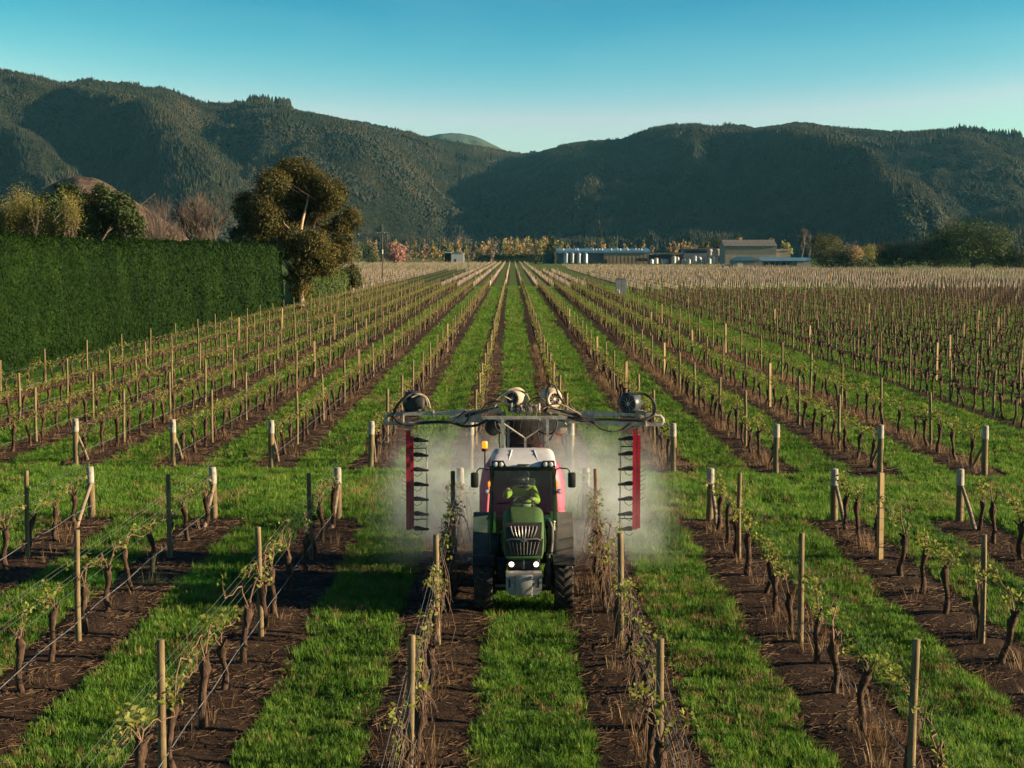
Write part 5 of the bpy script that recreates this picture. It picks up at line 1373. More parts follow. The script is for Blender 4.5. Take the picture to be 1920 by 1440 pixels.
# hood: lofted body
def hood_section(y, hw, zb, zt, rc):
    P = []; n_ = 7
    P += [(-hw * .92, y, zb), (-hw, y, zb + .12)]
    for q in range(n_ + 1):
        a = math.pi - (math.pi / 2) * q / n_; P.append((-hw + rc + rc * math.cos(a), y, zt - rc + rc * math.sin(a)))
    for q in range(n_ + 1):
        a = math.pi / 2 - (math.pi / 2) * q / n_; P.append((hw - rc + rc * math.cos(a), y, zt - rc + rc * math.sin(a)))
    P += [(hw, y, zb + .12), (hw * .92, y, zb)]
    return P
b = MB(); b.loft([hood_section(-.47, .27, 1.03, 1.42, .17), hood_section(-.45, .315, 1.0, 1.49, .18), hood_section(-.38, .34, .985, 1.57, .19), hood_section(-.22, .355, .98, 1.625, .19),
                  hood_section(.1, .36, .98, 1.645, .18), hood_section(.7, .365, .98, 1.65, .17), hood_section(1.28, .37, .98, 1.645, .16)])
hood = part('hood', b, DUSTY, None, 50)
def front_y(x, z): return float(np.interp(z, [1.0, 1.42, 1.49, 1.57, 1.61], [-.485, -.485, -.468, -.412, -.35])) + .22 * x * x
def grille(zt, zb, wt, wb, name):
    b = MB(); cols = 10; rows = 6; P = []
    for r_ in range(rows + 1):
        f = r_ / rows; z = zt + (zb - zt) * f; w = wt + (wb - wt) * f
        for c in range(cols + 1): x = -w + 2 * w * c / cols; P.append((x, front_y(x, z) - .012, z))
    n_ = len(P); Q = P + [(x, y + .05, z) for x, y, z in P]; F = []
    for r_ in range(rows):
        for c in range(cols): i = r_ * (cols + 1) + c; F += [(i, i + 1, i + cols + 2, i + cols + 1), (n_ + i, n_ + i + cols + 1, n_ + i + cols + 2, n_ + i + 1)]
    for c in range(cols): F += [(c, n_ + c, n_ + c + 1, c + 1), (rows * (cols + 1) + c, rows * (cols + 1) + c + 1, n_ + rows * (cols + 1) + c + 1, n_ + rows * (cols + 1) + c)]
    for r_ in range(rows): i = r_ * (cols + 1); j = i + cols; F += [(i, i + cols + 1, n_ + i + cols + 1, n_ + i), (j, n_ + j, n_ + j + cols + 1, j + cols + 1)]
    b.add(Q, F); return part(name, b, BLACKP, hood, 50)
gu = grille(1.61, 1.35, .315, .30, 'upper_grille'); gl = grille(1.345, 1.04, .335, .31, 'lower_grille')
for i in range(8):
    f = (i - 3.5) / 3.5; b = MB(); pts = []
    for q in range(6): g_ = q / 5; z = 1.565 - .18 * g_; x = f * (.225 - .065 * g_ ** 1.5); pts.append((x, front_y(x, z) - .03, z))
    b.tube(pts, [.011, .013, .013, .013, .012, .009], 6); part('grille_slat', b, SILVER, gu)
for i in range(9):
    f = (i - 4) / 4; b = MB(); pts = [(f * (.26 - .015 * q), front_y(f * .26, 1.3 - .055 * q) - .024, 1.30 - .055 * q) for q in range(5)]; b.tube(pts, .010, 6); part('grille_slat', b, GREYP, gl)
b = MB(); b.tube([(x, front_y(x, z) - .03, z) for x, z in ((-.30, 1.325), (-.22, 1.355), (-.1, 1.35), (-.04, 1.35), (.04, 1.35), (.1, 1.35), (.22, 1.355), (.30, 1.325))], .013, 8); part('trim_bar', b, SILVER, hood)
b = MB(); b.prism([(-.062, -.53, 1.315), (.062, -.53, 1.315), (0, -.515, 1.425)], (0, .03, 0)); em = part('emblem', b, SILVER, hood, None)
b = MB(); b.prism([(-.014, -.536, 1.328), (.014, -.536, 1.328), (0, -.528, 1.375)], (0, .01, 0)); part('emblem_inset', b, BLACKP, em, None)
b = MB(); b.tube([(x, front_y(x, 1.03) - .012, 1.025) for x in (-.30, -.2, 0, .2, .30)], .028, 8); part('front_lip', b, GREEN, hood)
b = MB(); b.bbox(-.28, .28, -.46, -.30, .80, 1.0, .02); nose = part('nose_panel', b, BLACKP)
b = MB(); b.bbox(-.012, .012, -.475, -.455, .82, .99, .004); part('latch', b, SILVER, nose)
for sx in (-1, 1):
    b = MB(); b.lathe([(.001, -.50), (.036, -.498), (.045, -.48), (.045, -.44)], (sx * .215, 0, .905), 'y', 20); part('headlight', b, HEADL, nose, 50)
    b = MB(); b.lathe([(.046, -.44), (.048, -.49), (.066, -.49), (.07, -.44)], (sx * .215, 0, .905), 'y', 20); part('headlight_rim', b, BLACKP, nose, 50)
# hood sides: panels and louvres
for sx in (-1, 1):
    b = MB(); b.bbox(sx * .372 - .008, sx * .372 + .008, -.1, 1.1, 1.05, 1.42, .006); sp = part('side_panel', b, GREEN, hood)
    for i in range(6): b = MB(); b.bbox(sx * .385 - .006, sx * .385 + .006, .0 + i * .09, .055 + i * .09, 1.1, 1.34, .004); part('louvre', b, BLACKP, sp)
# exhaust and filters on the right, tank and step on the left
b = MB(); b.tube([(.40, .35, 1.48), (.47, .33, 1.5), (.50, .32, 1.42), (.50, .30, 1.2), (.48, .25, 1.0), (.45, .1, .9)], .045, 12); part('air_hose', b, BLACKP)
b = MB(); b.lathe([(.02, .44), (.085, .45), (.09, .72), (.06, .84), (.035, .9), (.035, 1.02)], (.435, -.12, 0), 'z', 20); part('silencer', b, CHASSIS)
b = MB(); b.bbox(.44, .62, .75, 1.25, .85, 1.28, .03); part('battery_box', b, BLACKP)
b = MB(); b.cyl((.55, .85, 1.28), (.55, .85, 1.42), .03, .025, 10); b.ball((.55, .85, 1.43), .035, 10); part('filler_cap', b, SILVER)
b = MB(); b.bbox(-.62, -.42, .75, 1.45, .55, 1.15, .05); part('fuel_tank', b, BLACKP)
b = MB(); b.bbox(-.48, -.30, -.05, .35, .55, .88, .03); part('side_box', b, CHASSIS)
b = MB(); b.bbox(-.64, -.44, .55, .85, .45, .48, .008); part('step', b, CHASSIS)
# ---- cab
cab = MB()
yb, yt = 1.24, 1.34                      # windscreen foot and head
b = MB()
for sx in (-1, 1):
    b.bar((sx * .60, yb + .02, .98), (sx * .565, yt, 2.36), .055, .06, (0, 1, 0))
    b.bar((sx * .62, 2.05, 1.2), (sx * .585, 2.05, 2.36), .05, .06, (0, 1, 0))
    b.bar((sx * .60, 2.75, 1.1), (sx * .56, 2.7, 2.36), .06, .06, (0, 1, 0))
part('pillar', b, BLACKP) if False else None
for sx in (-1, 1):
    for (a, c, w) in (((sx * .60, yb + .02, .98), (sx * .565, yt, 2.36), .058), ((sx * .62, 2.05, 1.2), (sx * .585, 2.05, 2.36), .05), ((sx * .60, 2.75, 1.1), (sx * .56, 2.7, 2.36), .06)):
        p_ = MB(); p_.bar(a, c, w, .06, (0, 1, 0)); part('pillar', p_, GREEN if a[1] < 1.5 else BLACKP)
b = MB(); b.bar((-.57, yb + .0, 1.13), (.57, yb + .0, 1.13), .05, .05); b.bar((-.55, yt, 2.33), (.55, yt, 2.33), .05, .06); b.bar((-.57, yb - .01, 1.13), (-.54, yt - .03, 2.33), .03, .03, (0, 1, 0)); b.bar((.57, yb - .01, 1.13), (.54, yt - .03, 2.33), .03, .03, (0, 1, 0)); part('windscreen_frame', b, BLACKP)
b = MB(); b.prism([(-.56, yb, 1.15), (.56, yb, 1.15), (.535, yt - .01, 2.31), (-.535, yt - .01, 2.31)], (0, .008, 0)); part('windscreen', b, GLASS, None, None)
for sx in (-1, 1):
    b = MB(); b.prism([(sx * .605, 1.3, 1.15), (sx * .618, 2.02, 1.25), (sx * .585, 2.02, 2.31), (sx * .57, 1.38, 2.31)], (sx * .006, 0, 0)); part('side_window', b, GLASS, None, None)
    b = MB(); b.prism([(sx * .615, 2.08, 1.3), (sx * .6, 2.7, 1.3), (sx * .562, 2.67, 2.31), (sx * .583, 2.08, 2.31)], (sx * .006, 0, 0)); part('quarter_window', b, GLASS, None, None)
b = MB(); b.prism([(-.57, 2.76, 1.25), (.57, 2.76, 1.25), (.53, 2.72, 2.31), (-.53, 2.72, 2.31)], (0, .008, 0)); part('rear_window', b, DARKGLASS, None, None)
b = MB(); b.bbox(-.58, .58, 2.68, 2.76, .9, 1.26, .02); part('rear_panel', b, BLACKP)
b = MB(); b.bbox(-.57, .57, 1.27, 2.7, .9, .97, .02); part('cab_floor', b, BLACKP)
b = MB(); b.bbox(-.30, .30, 1.3, 1.48, .97, 1.56, .05); part('dashboard', b, BLACKP)
b = MB(); b.bbox(-.24, .24, 2.25, 2.72, 1.0, 1.32, .06); b.bbox(-.24, .24, 2.56, 2.70, 1.30, 1.98, .05); part('seat', b, SEATM)
b = MB(); b.tube([(0, 1.45, 1.45), (0, 1.62, 1.60)], .035, 10); part('steering_column', b, BLACKP)
b = MB(); ring = []
for q in range(24): a = 2 * math.pi * q / 24; v = Vector((.19 * math.cos(a), .19 * math.sin(a), 0)); v.rotate(Euler((R(38), 0, 0))); ring.append(Vector((0, 1.66, 1.64)) + v)
b.tube(ring, .017, 8, closed=True)
for a in (0, 2.1, 4.2): v = Vector((.19 * math.cos(a), .19 * math.sin(a), 0)); v.rotate(Euler((R(38), 0, 0))); b.tube([(0, 1.66, 1.64), Vector((0, 1.66, 1.64)) + v], .013, 6)
part('steering_wheel', b, BLACKP)
b = MB(); b.tube([(-.5, yb - .03, 1.70), (-.1, yb - .035, 1.73), (.16, yb - .03, 1.735)], .009, 6); b.tube([(.16, yb - .03, 1.735), (.2, yb - .02, 1.60)], .012, 6); part('wiper', b, BLACKP)
b = MB(); b.bbox(.36, .50, 1.33, 1.36, 1.28, 1.42, .006); part('monitor', b, M('monitor_green', (0.10, 0.3, 0.26), 9, .4))
# roof
def roof_sec(z, hx, y0, y1, r_):
    P = []
    for (cx, cy, a0) in ((hx - r_, y1 - r_, 0), (-hx + r_, y1 - r_, 90), (-hx + r_, y0 + r_, 180), (hx - r_, y0 + r_, 270)):
        for q in range(6): a = R(a0 + 90 * q / 5); P.append((cx + r_ * math.cos(a), cy + r_ * math.sin(a), z))
    return P
b = MB(); b.loft([roof_sec(2.37, .56, 1.26, 2.82, .08), roof_sec(2.40, .60, 1.19, 2.86, .10), roof_sec(2.44, .60, 1.22, 2.86, .12), roof_sec(2.50, .57, 1.42, 2.84, .14), roof_sec(2.545, .53, 1.62, 2.78, .16), roof_sec(2.565, .45, 1.78, 2.68, .18)])
roof = part('roof', b, ROOFW, None, 45)
for sx in (-1, 1):
    b = MB(); b.tube([(sx * .27, 1.36, 2.475), (sx * .23, 1.68, 2.56), (sx * .21, 2.3, 2.572)], .012, 6); part('roof_rib', b, ROOFW, roof)
    b = MB(); b.prism([(sx * .30, 1.17, 2.385), (sx * .585, 1.19, 2.385), (sx * .575, 1.20, 2.49), (sx * .36, 1.18, 2.49)], (0, .14, 0)); pod = part('light_pod', b, BLACKP, roof, None)
    for x in (.405, .505): b = MB(); b.lathe([(.001, -.03), (.035, -.025), (.043, 0), (.043, .03)], (sx * x, 1.175, 2.435), 'y', 18); part('work_light', b, LAMP, pod, 50)
b = MB(); b.bbox(-.11, .11, 1.176, 1.20, 2.415, 2.44, .004); part('roof_badge', b, BLACKP, roof)
# mirrors, marker lamps, beacon
for sx in (-1, 1):
    b = MB(); b.tube([(sx * .58, 1.30, 2.16), (sx * .60, 1.22, 2.34), (sx * .66, 1.14, 2.375), (sx * .80, 1.10, 2.37), (sx * .84, 1.10, 2.33), (sx * .845, 1.10, 2.12)], .013, 8); arm = part('mirror_arm', b, BLACKP)
    b = MB(); b.bbox(sx * .885 - .072, sx * .885 + .072, 1.06, 1.14, 2.02, 2.30, .03); mi = part('mirror', b, BLACKP)
    b = MB(); b.bbox(sx * .885 - .058, sx * .885 + .058, 1.141, 1.147, 2.04, 2.28, .002); part('mirror_glass', b, MIRRG, mi)
    b = MB(); b.lathe([(.001, -.06), (.04, -.055), (.05, -.02), (.045, .03), (.001, .05)], (sx * .665, 1.26, 1.93), 'y', 16); wl_ = part('marker_lamp', b, BLACKP)
    b = MB(); b.lathe([(.001, -.068), (.036, -.064), (.038, -.055)], (sx * .665, 1.26, 1.93), 'y', 16); part('lens', b, LAMP, wl_)
    b = MB(); b.tube([(sx * .60, 1.28, 1.90), (sx * .66, 1.28, 1.92)], .014, 6); part('lamp_bracket', b, BLACKP)
    b = MB(); b.bbox(sx * .625 - .02, sx * .625 + .02, 1.27, 1.30, 2.02, 2.10, .006); part('indicator', b, AMBER)
b = MB(); b.tube([(-.58, 1.75, 2.28), (-.70, 1.75, 2.26), (-.71, 1.75, 2.33), (-.71, 1.75, 2.62)], .014, 8); bs = part('beacon_stalk', b, BLACKP)
b = MB(); b.lathe([(.001, 2.60), (.06, 2.61), (.062, 2.66), (.001, 2.67)], (-.71, 1.75, 0), 'z', 18); part('beacon_base', b, BLACKP, bs)
b = MB(); b.lathe([(.052, 2.67), (.054, 2.76), (.046, 2.79), (.001, 2.80)], (-.71, 1.75, 0), 'z', 18); part('beacon_dome', b, AMBER, bs, 50)
# rear mudguards: green inner wall, grey outer apron
for sx in (-1, 1):
    def arc(x0, x1, r0, r1, a0=-6, a1=165, n_=16):
        s = []
        for q in range(n_ + 1):
            a = R(a0 + (a1 - a0) * q / n_); s.append([(sx * x, 2.15 - r_ * math.cos(a), .655 + r_ * math.sin(a)) for x, r_ in ((x0, r0), (x1, r0), (x1, r1), (x0, r1))])
        m_ = MB(); m_.loft(s); return m_
    part('rear_mudguard', arc(.52, .64, .715, .75), GREEN, None, 50)
    ap = part('mudguard_apron', arc(.645, .93, .705, .745), GREYP, None, 50); 
    b = MB(); b.prism([(sx * .53, 2.15 - .745 * math.cos(R(a)), .655 + .745 * math.sin(R(a))) for a in range(0, 171, 10)] , (sx * -.02, 0, 0)); part('inner_wall', b, GREEN, None, None)

# ================================================================== DRIVER
def skin_mesh(name, verts, edges, radii, root, mat, sub=2):
    me = bpy.data.meshes.new(name); me.from_pydata(verts, edges, []); o = bpy.data.objects.new(name, me); COL.objects.link(o)
    md = o.modifiers.new('skin', 'SKIN'); md.use_smooth_shade = True
    for i, r_ in enumerate(radii):
        sv = me.skin_vertices[0].data[i]; sv.radius = (r_, r_) if isinstance(r_, (int, float)) else r_; sv.use_root = (i == root)
    sm = o.modifiers.new('sub', 'SUBSURF'); sm.levels = sub; sm.render_levels = sub
    dg = bpy.context.evaluated_depsgraph_get(); ev = o.evaluated_get(dg); out = bpy.data.meshes.new_from_object(ev)
    bpy.data.objects.remove(o); bpy.data.meshes.remove(me)
    out.name = name; out.materials.clear(); out.materials.append(mat)
    out.polygons.foreach_set('use_smooth', [True] * len(out.polygons)); return out
SKINM = M('skin', [(0.3, (0.52, 0.29, 0.19)), (0.7, (0.64, 0.38, 0.26))], 20, .6)
HIVIS = M('hi_vis_yellow_jacket', [(0.3, (0.2520, 0.2760, 0.0180)), (0.7, (0.3480, 0.3600, 0.0300))], 9, .75)
NAVY = M('navy_cloth', (0.02, 0.028, 0.05), 9, .9)
REFLECT = M('reflective_tape', (0.62, 0.64, 0.62), 9, .3)
person = empty('person', (TX, TY - .12, 0))
tag(person, 'driver in hi-vis yellow jacket and dark cap behind the tractor windscreen, hands at wheel', 'person')
# seated figure: pelvis, spine, neck, head; arms; legs (x, y, z in the tractor's frame; facing -y)
J = {'pel': (0, 2.40, 1.38), 'waist': (0, 2.41, 1.52), 'chest': (0, 2.37, 1.72), 'upper': (0, 2.35, 1.84), 'neck': (.01, 2.32, 1.93), 'skull': (.02, 2.29, 2.04), 'crown': (.02, 2.30, 2.13),
     'sl': (-.19, 2.34, 1.83), 'el': (-.33, 2.14, 1.72), 'wl': (-.30, 1.86, 1.86), 'hl': (-.285, 1.80, 1.90), 'sr': (.19, 2.34, 1.83), 'er': (.27, 2.10, 1.63), 'wr': (.18, 1.84, 1.72), 'hr': (.165, 1.78, 1.735),
     'hipl': (-.10, 2.36, 1.36), 'kl': (-.16, 1.92, 1.42), 'al': (-.15, 1.80, 1.06), 'tl': (-.15, 1.66, 1.02), 'hipr': (.10, 2.36, 1.36), 'kr': (.16, 1.92, 1.42), 'ar': (.15, 1.80, 1.06), 'tr': (.15, 1.66, 1.02)}
names = list(J); ix = {n_: i for i, n_ in enumerate(names)}
rad = {'pel': (.15, .12), 'waist': (.14, .11), 'chest': (.165, .12), 'upper': (.13, .10), 'neck': .055, 'skull': (.084, .104), 'crown': (.068, .085), 'sl': .07, 'el': .05, 'wl': .033, 'hl': (.04, .02), 'sr': .07, 'er': .05, 'wr': .033, 'hr': (.04, .02),
       'hipl': .09, 'kl': .068, 'al': .045, 'tl': .04, 'hipr': .09, 'kr': .068, 'ar': .045, 'tr': .04}
E = [('pel', 'waist'), ('waist', 'chest'), ('chest', 'upper'), ('upper', 'neck'), ('neck', 'skull'), ('skull', 'crown'), ('upper', 'sl'), ('sl', 'el'), ('el', 'wl'), ('wl', 'hl'), ('upper', 'sr'), ('sr', 'er'), ('er', 'wr'), ('wr', 'hr'),
     ('pel', 'hipl'), ('hipl', 'kl'), ('kl', 'al'), ('al', 'tl'), ('pel', 'hipr'), ('hipr', 'kr'), ('kr', 'ar'), ('ar', 'tr')]
body = link('body', skin_mesh('body', [J[n_] for n_ in names], [(ix[a], ix[c]) for a, c in E], [rad[n_] for n_ in names], 0, SKINM), person)
tops = ['pel', 'waist', 'chest', 'upper', 'sl', 'el', 'wl', 'sr', 'er', 'wr']; tj = {n_: i for i, n_ in enumerate(tops)}
jr = {n_: ((rad[n_][0] + .022, rad[n_][1] + .022) if isinstance(rad[n_], tuple) else rad[n_] + .02) for n_ in tops}
link('jacket', skin_mesh('jacket', [J[n_] for n_ in tops], [(tj[a], tj[c]) for a, c in E if a in tj and c in tj], [jr[n_] for n_ in tops], 0, HIVIS), person)
legs = ['pel', 'hipl', 'kl', 'al', 'hipr', 'kr', 'ar']; lj = {n_: i for i, n_ in enumerate(legs)}
link('trousers', skin_mesh('trousers', [J[n_] for n_ in legs], [(lj[a], lj[c]) for a, c in E if a in lj and c in lj], [(rad[n_][0] + .012, rad[n_][1] + .012) if isinstance(rad[n_], tuple) else rad[n_] + .015 for n_ in legs], 0, NAVY), person)
b = MB(); b.loft([[(.01 + .15 * k * math.cos(a), 2.335 + .115 * k * math.sin(a), z) for a in [2 * math.pi * j / 18 for j in range(18)]] for z, k in ((1.865, 1.05), (1.895, .8), (1.93, .5), (1.95, .46))], cap=False); b.build('collar', NAVY, person, 60)
for w_, h_, side in (('wl', 'hl', -1), ('wr', 'hr', 1)):
    w0, h0 = Vector(J[w_]), Vector(J[h_]); d = (h0 - w0).normalized(); lat = Vector((1, 0, 0)); 
    for q in range(4):
        s0 = h0 + lat * (.018 * (q - 1.5)); ln = (.07, .08, .075, .06)[q]
        b = MB(); b.tube([s0, s0 + d * ln * .5 + Vector((0, 0, .01)), s0 + d * ln * .8 + Vector((0, 0, -.015)), s0 + d * ln * .75 + Vector((0, 0, -.04))], [.011, .0105, .009, .007], 6); b.build('finger', SKINM, body, 60)
    s0 = w0 + d * .03 - lat * side * .03; b = MB(); b.tube([s0, s0 + d * .03 - lat * side * .03, s0 + d * .06 - lat * side * .03 + Vector((0, 0, -.02))], [.013, .012, .008], 6); b.build('thumb', SKINM, body, 60)
b = MB(); b.loft([[(.02 + .106 * k * math.cos(a), 2.30 + .122 * k * math.sin(a), z + .012) for a in [2 * math.pi * j / 16 for j in range(16)]] for z, k in ((2.075, 1.0), (2.12, 1.0), (2.16, .85), (2.18, .5), (2.185, .1))])
cap = b.build('cap', NAVY, person, 60)
b = MB(); b.prism([(.02 + .09 * math.cos(a), 2.20 + .10 * math.sin(a), 2.08 + .012 * math.sin(a)) for a in [math.pi + math.pi * q / 10 for q in range(11)]], (0, 0, .012)); b.build('visor', NAVY, cap)
b = MB(); b.ball((.02, 2.20, 2.015), .016, 8, (.8, 1.1, 1.4)); b.build('nose', SKINM, body, 60)
for sx in (-1, 1):
    b = MB(); b.ball((.02 + sx * .032, 2.208, 2.04), .011, 8); b.build('eye', NAVY, body, 60)
    b = MB(); b.ball((.02 + sx * .082, 2.30, 2.03), .022, 8, (.4, .8, 1.3)); b.build('ear', SKINM, body, 60)
b = MB(); b.ball((.02, 2.207, 1.975), .02, 8, (1.2, .4, .35)); b.build('mouth', M('lips', (.3, .12, .1), 9, .6), body, 60)
for z in (1.56, 1.70): b = MB(); b.loft([[(.205 * k_ * math.cos(a), 2.39 + .158 * k_ * math.sin(a), z + dz) for a in [2 * math.pi * j / 20 for j in range(20)]] for dz, k_ in ((-.022, .88 if z < 1.6 else .99), (.022, .9 if z < 1.6 else .99))], cap=False); b.build('reflective_band', REFLECT, person, 60)
# ================================================================== OVER-ROW SPRAYER
REDP = M('red_duct_paint', [(0.3, (0.42, 0.012, 0.03)), (0.6, (0.58, 0.02, 0.05)), (0.8, (0.62, 0.07, 0.09))], 3.0, 0.4, coat=.2)
PINK = M('pinkish_red_tank', [(0.3, (0.50, 0.07, 0.13)), (0.6, (0.60, 0.11, 0.18)), (0.8, (0.64, 0.2, 0.25))], 1.6, 0.5)
GALV = M('galvanised_boom_steel', [(0.28, (0.2295, 0.1688, 0.1215)), (0.45, (0.4050, 0.3645, 0.3105)), (0.72, (0.6210, 0.5805, 0.5130))], 7.0, 0.5, .1, 40, .003, metal=.45)
HOSEB = M('black_hose', [(0.3, (0.015, 0.016, 0.018)), (0.7, (0.04, 0.038, 0.035))], 9, .6)
HOSET = M('dusty_tan_hose', [(0.3, (0.24, 0.19, 0.13)), (0.7, (0.38, 0.31, 0.22))], 9, .7)
FANB = M('blue_black_fan_housing', [(0.3, (0.02, 0.03, 0.04)), (0.7, (0.05, 0.07, 0.085))], 6, .4)
FANT = M('dusty_cream_fan_housing', [(0.3, (0.36, 0.30, 0.22)), (0.7, (0.52, 0.45, 0.35))], 5, .7)
SD = 3.85                                 # how far the boom stands behind the front axle
sprayer = empty('vineyard_sprayer', (TX, TY + SD, 0))
tag(sprayer, 'over-row vineyard sprayer with wide steel boom, red hanging ducts and pink tank behind the tractor', 'sprayer')
def S(px_, py_, dy=0.0):                  # photo point at the boom's depth (plus dy) in the sprayer's frame
    p = at(px_, py_, TY + SD + dy); return Vector((p.x - TX, dy, p.z))
def sp(name, b, mat, parent=None, ang=40): return b.build(name, mat, parent or sprayer, ang)
# tank
b = MB(); sec = []
for z, k in ((.55, .45), (.62, .72), (.8, .92), (1.1, 1.0), (1.6, 1.0), (1.95, .93), (2.2, .75), (2.34, .45), (2.38, .2)):
    P = []
    for j in range(28):
        a = 2 * math.pi * j / 28; c, s_ = math.cos(a), math.sin(a); P.append((.86 * k * math.copysign(abs(c) ** .6, c), .25 + .62 * (k * .5 + .5) * math.copysign(abs(s_) ** .6, s_), z))
    sec.append(P)
b.loft(sec); tank = sp('tank', b, PINK, None, 50)
for sx in (-1, 1):
    b = MB(); b.tube([(sx * .50, -.37, .75), (sx * .70, -.40, 1.2), (sx * .66, -.38, 1.8), (sx * .45, -.33, 2.15)], .03, 8); sp('tank_rib', b, PINK, tank)
b = MB(); b.cyl((0, .25, 2.34), (0, .25, 2.46), .2, .2, 20); sp('tank_lid', b, BLACKP, tank)
b = MB(); b.bar((-.45, -.75, .5), (-.45, 1.3, .5), .1, .12); b.bar((.45, -.75, .5), (.45, 1.3, .5), .1, .12); b.bar((-.45, -.7, .5), (.45, -.7, .5), .1, .12); b.bar((-.8, .45, .5), (.8, .45, .5), .12, .12); b.bar((0, -.75, .5), (0, -1.15, .55), .1, .1); frame = sp('chassis_frame', b, REDP)
for sx in (-1, 1):
    b = MB(); b.lathe([(.2, -.13), (.36, -.15), (.44, -.13), (.46, 0), (.44, .13), (.36, .15), (.2, .13)], (sx * .80, .45, .46), 'x', 28); w_ = sp('wheel', b, TREAD)
    b = MB(); b.lathe([(.001, -.04), (.2, -.06), (.21, .06), (.001, .05)], (sx * .80, .45, .46), 'x', 24); sp('rim', b, GREYP, w_)
# front frame with the Y brace
fy = -.62
ul, ur = S(942.5, 786, fy), S(1026.5, 786, fy)
for p in (ul, ur):
    b = MB(); b.bar((p.x, fy, .55), (p.x, fy, p.z), .055, .055, (0, 1, 0)); sp('front_upright', b, GALV)
b = MB(); a_, c_ = S(905, 783, fy), S(1062, 783, fy); b.bar(a_, c_, .06, .055, (0, 1, 0)); sp('cross_bar', b, GALV)
yj = S(985, 822, fy)
for q in (S(945, 795, fy), S(1024, 796, fy)): b = MB(); b.tube([q, yj], .018, 8); sp('brace_arm', b, GALV)
b = MB(); b.bar(yj, (yj.x, fy, 1.6), .045, .045, (0, 1, 0)); sp('brace_stem', b, GALV)
# rear mast: red columns, cross heads, lift frame
for px_ in (955, 1012):
    p = S(px_, 830, .75); b = MB(); b.bar((p.x, .75, .5), (p.x, .75, S(px_, 800, .75).z), .14, .12, (0, 1, 0)); sp('mast_column', b, REDP)
b = MB(); p, q = S(948, 800, .7), S(1022, 800, .7); b.bbox(p.x, q.x, .62, .9, S(960, 838, .7).z, p.z + .14, .03); sp('blower_box', b, CHASSIS)
for px_ in (953, 1015): p = S(px_, 795, .2); b = MB(); b.bar((p.x, .1, 2.3), (p.x, .1, p.z + .05), .05, .05, (0, 1, 0)); sp('lift_post', b, GALV)
# boom arms
def boom_arm(sx):
    m = (lambda px_: px_) if sx < 0 else (lambda px_: 2 * 983 - px_)
    dz = 0 if sx < 0 else 2
    def Q(px_, py_, dy=0.0): return S(m(px_), py_ + dz, dy)
    arm = empty('boom_arm'); arm.parent = sprayer
    b = MB(); b.bar(Q(738, 776), Q(862, 774), .07, .085, (0, 1, 0)); b.build('upper_rail', GALV, arm)
    b = MB(); b.bar(Q(724, 794), Q(868, 791), .07, .065, (0, 1, 0)); b.build('lower_rail', GALV, arm)
    b = MB(); b.tube([Q(740, 777), Q(728, 778), Q(723, 783), Q(723, 789), Q(727, 794)], .036, 8); b.build('end_loop', GALV, arm)
    b = MB(); b.prism([Q(843, 770, -.06), Q(872, 769, -.06), Q(905, 778, -.06), Q(900, 792, -.06), Q(845, 792, -.06)], (0, .12, 0)); b.build('hinge_plate', GALV, arm)
    b = MB(); b.bar(Q(868, 776), Q(940, 766), .09, .10, (0, 1, 0)); b.bar(Q(868, 788), Q(950, 786), .08, .07, (0, 1, 0)); b.build('inner_link', GALV, arm)
    b = MB(); b.prism([Q(902, 790, -.03), Q(946, 790, -.03), Q(946, 808, -.03), Q(925, 806, -.03)], (0, .06, 0)); b.build('gusset', GALV, arm)
    b = MB(); b.tube([Q(872, 780, -.1), Q(915, 768, -.1)], .03, 10); b.tube([Q(915, 768, -.1), Q(935, 763, -.1)], .016, 8); b.build('ram', CHASSIS, arm)
    b = MB(); b.bbox(Q(756, 772).x - .02, Q(756, 772).x + .02, -.1, .1, Q(756, 798).z, Q(756, 770).z, .01) ; b.build('clamp', GALV, arm)
    b = MB(); p = Q(812, 776); b.bbox(p.x - .02, p.x + .02, -.06, .06, p.z - .07, p.z + .07, .008); b.build('clamp', GALV, arm)
    return Q
QL = boom_arm(-1); QR = boom_arm(1)
